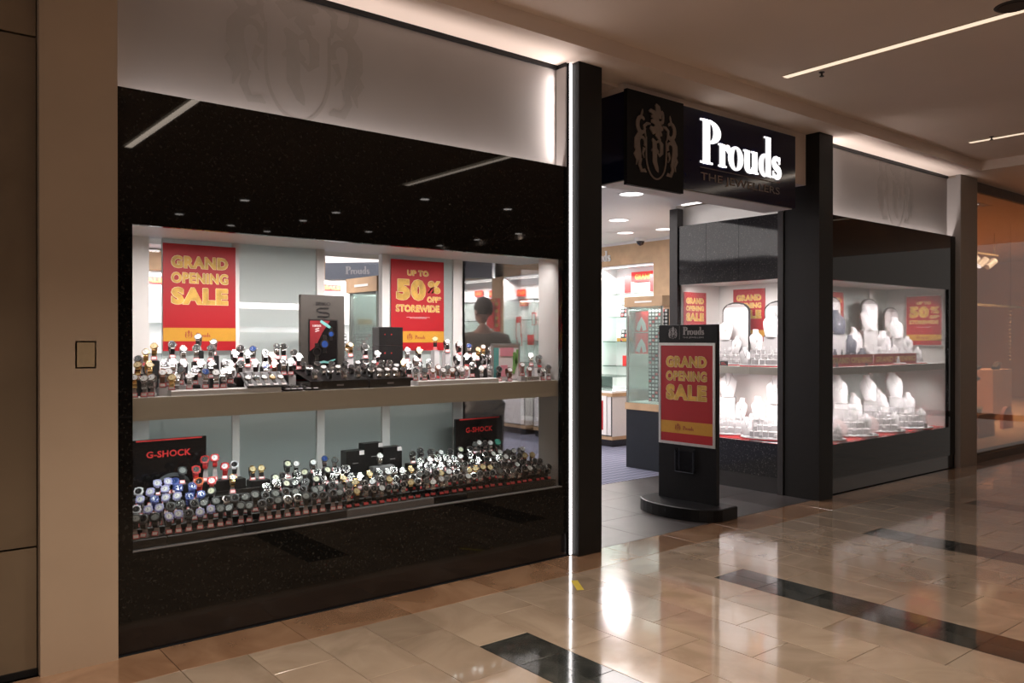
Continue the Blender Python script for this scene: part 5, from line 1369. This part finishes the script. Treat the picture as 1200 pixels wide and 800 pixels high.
    for s in (-1, 1):
        b = MB(); b.lathe([(.001, 0), (1, 0), (1, .3), (.8, .7), (.3, 1), (.001, 1)], 16, Matrix.Translation((s*.125, .055, 0)) @ Matrix.Diagonal((.055, .145, .095, 1))); b.obj('shoe', 'shoe_black', t, smooth=True)
man()

# ---------------------------------------------------------------- neighbouring shop at the right edge
struct(MB().box(10.8, 22.0, 4.5, 4.6, 0, 3.5).obj('wall_neighbour', 'peach_wall'), 'neighbouring shop back')
struct(MB().box(10.8, 22.0, .1, 4.5, 3.42, 3.5).obj('trim_20', 'peach_wall'), 'neighbouring shop shop ceiling')
struct(MB().box(21.9, 22.0, .1, 4.5, 0, 3.42).obj('trim_21', 'peach_wall'), 'neighbouring shop side')
struct(MB().box(10.8, 22.0, .06, 4.5, 0, .14).obj('trim_22', 'peach_wall'), 'neighbouring shop raised floor')
struct(MB().box(10.8, 18.0, .02, .06, 3.40, 3.52).obj('trim_23', 'rope_brown'), 'neighbouring shop header')
struct(MB().box(10.8, 18.0, -.01, .06, 0, .09).obj('trim_24', 'rope_brown'), 'neighbouring shop window base')
for i, x in enumerate((16.4, 17.9, 19.4)): struct(MB().box(x, x+.9, 4.3, 4.5, .14, 2.9).obj(f'trim_{30+i}', 'peach_box'), 'recessed wall panel of the neighbouring shop')
struct(MB().box(10.9, 18.0, 1.9, 1.96, 2.15, 2.19).obj('trim_40', 'straw'), 'horizontal rail in the neighbouring shop')
struct(MB().box(10.8, 17.9, .035, .043, .09, 3.40).obj('window_7', 'pane_glass'), 'pane of the neighbouring shop')
def NP(px, py, y): return at_y(px, py, y)
q0, q1 = NP(1143, 483, .6), NP(1162, 483, .6)
t = thing('pedestal', 'peach box pedestal in the neighbouring shop window', 'pedestal', ((q0.x+q1.x)/2, .70, .14), 0)
w = (q1.x-q0.x)/2; hp = q1.z-.14
MB().bevbox(-w, w, -.15, .15, 0, hp, .006).obj('block', 'peach_box', t)
t = thing('sandal', 'straw sandal lying on the peach pedestal', 'shoe', ((q0.x+q1.x)/2, .66, q1.z), .3, 'sandals')
MB().ribbon([(-.14, .008), (-.05, .02), (.05, .04), (.13, .08)], [.008]*4, -.04, .04).obj('sole', 'straw', t); MB().ring(-.06, .02, (.045, .05), (.035, .04), 0, PI, -.03, .03, 10).box(.10, .115, -.01, .01, .0, .07).obj('strap', 'rope_brown', t)
p = NP(1143, 434, .9); d_ = (p-_C).dot(_F)/956
t = thing('coil_sculpture', 'tall brown coiled rope sculpture behind the column edge', 'sculpture', (p.x, .98, .14), 0)
b = MB(); pts = []; zc = p.z-.14
for i in range(80):
    a = i/79; th = a*6*PI; r = (.05+.09*math.sin(PI*a)); pts.append((r*math.cos(th), r*math.sin(th), zc-.26+.52*a))
b.tube(pts, .026, 8); b.obj('coil', 'rope_brown', t, smooth=True)
MB().lathe([(.10, 0), (.10, .02), (.02, .04), (.02, zc-.40), (.05, zc-.27)], 14).obj('stem', 'straw', t)
q0, q1 = NP(1164, 432, 1.4), NP(1186, 432, 1.4)
t = thing('display_plinth', 'tall tan plinth behind the peach pedestal', 'pedestal', ((q0.x+q1.x)/2, 1.6, .14)); w = (q1.x-q0.x)/2; MB().bevbox(-w, w, -.2, .2, 0, q1.z-.14, .006).obj('block', 'peach_box', t)
t = thing('shoe', 'dark shoe on the tall tan plinth in the neighbouring shop', 'shoe', ((q0.x+q1.x)/2, 1.5, q1.z), .2)
MB().ribbon([(-.20, .025), (-.05, .03), (.06, .06), (.18, .10)], [.024, .04, .045, .03], -.045, .045).box(.14, .17, -.03, .03, 0, .08).obj('upper', 'rope_brown', t)
p = NP(1182, 503, .8)
t = thing('half_disc', 'salmon half disc ornament standing on the window floor', 'ornament', (p.x, .8, .14)); b = MB(); b.ring(0, .10, (.20, .24), (.001, .001), 0, PI, 0, .05, 20); b.box(-.20, .20, 0, .05, 0, .10); b.obj('disc', 'salmon', t)
p = NP(1184, 425, .9)
t = thing('bead_string', 'hanging string of pale beads at the right edge', 'ornament', (p.x, .9, p.z))
b = MB(); nb_ = 14
for k in range(nb_): b.lathe([(.001, -.025), (.022, 0), (.001, .025)], 8, Matrix.Translation((0, 0, .05+.06*k)))
b.obj('beads', 'dial_gold', t); MB().box(-.002, .002, -.002, .002, 0, 3.42-p.z).obj('string', 'rope_brown', t)
p = NP(1152, 297, 1.6)
t = thing('track_light', 'ceiling track with three spotlights in the neighbouring shop', 'ceiling light', (p.x, 1.6, 3.42)); dz = p.z-3.42
MB().box(-.6, .6, -.02, .02, dz-.015, dz+.015).box(-.5, -.49, -.005, .005, dz, 0).box(.49, .5, -.005, .005, dz, 0).obj('track', 'straw', t)
for k in range(3):
    TT = Matrix.Translation((-.38+.36*k, 0, dz-.16)) @ Matrix.Rotation(math.radians(50), 4, 'Y') @ Matrix.Rotation(math.radians(20), 4, 'X')
    h_ = MB().lathe([(.055, -.10), (.06, .10)], 14, TT).obj('spotlight', 'window_white', t)
    if k == 1: MB().lathe([(.05, -.102), (.05, -.101)], 14, TT).obj('lamp', 'store_lamp', h_)
downlight(at_y(1143, 223, .5).x, .5, 3.42, .05, 'small downlight in the neighbouring shop ceiling beside the column', 'neighbour downlights', 'store_lamp')

mat('tape_yellow', (.62, .50, .05), .6)
d = ray(676.5, 685.5); p = _C + d*(-1.55/d.z)
t = thing('floor_tape', 'short yellow tape mark on the cream tiles before the left post', 'tape', (p.x, p.y, 0), math.radians(58))
MB().box(-.10, .10, -.022, .022, .0005, .0015).obj('tape', 'tape_yellow', t)

# lit sign across the mall, seen only mirrored in the granite
t = thing('mirrored_sign', 'small lit sign across the mall reflected at the left edge of the black granite', 'sign', (3.05, -13.19, 2.45), PI)
add_text(MB(), 'G Je', 0, 0, .75, .22, -.02, bold=.02).obj('lettering', 'signal_blue', t)
print('watches', nw[0])
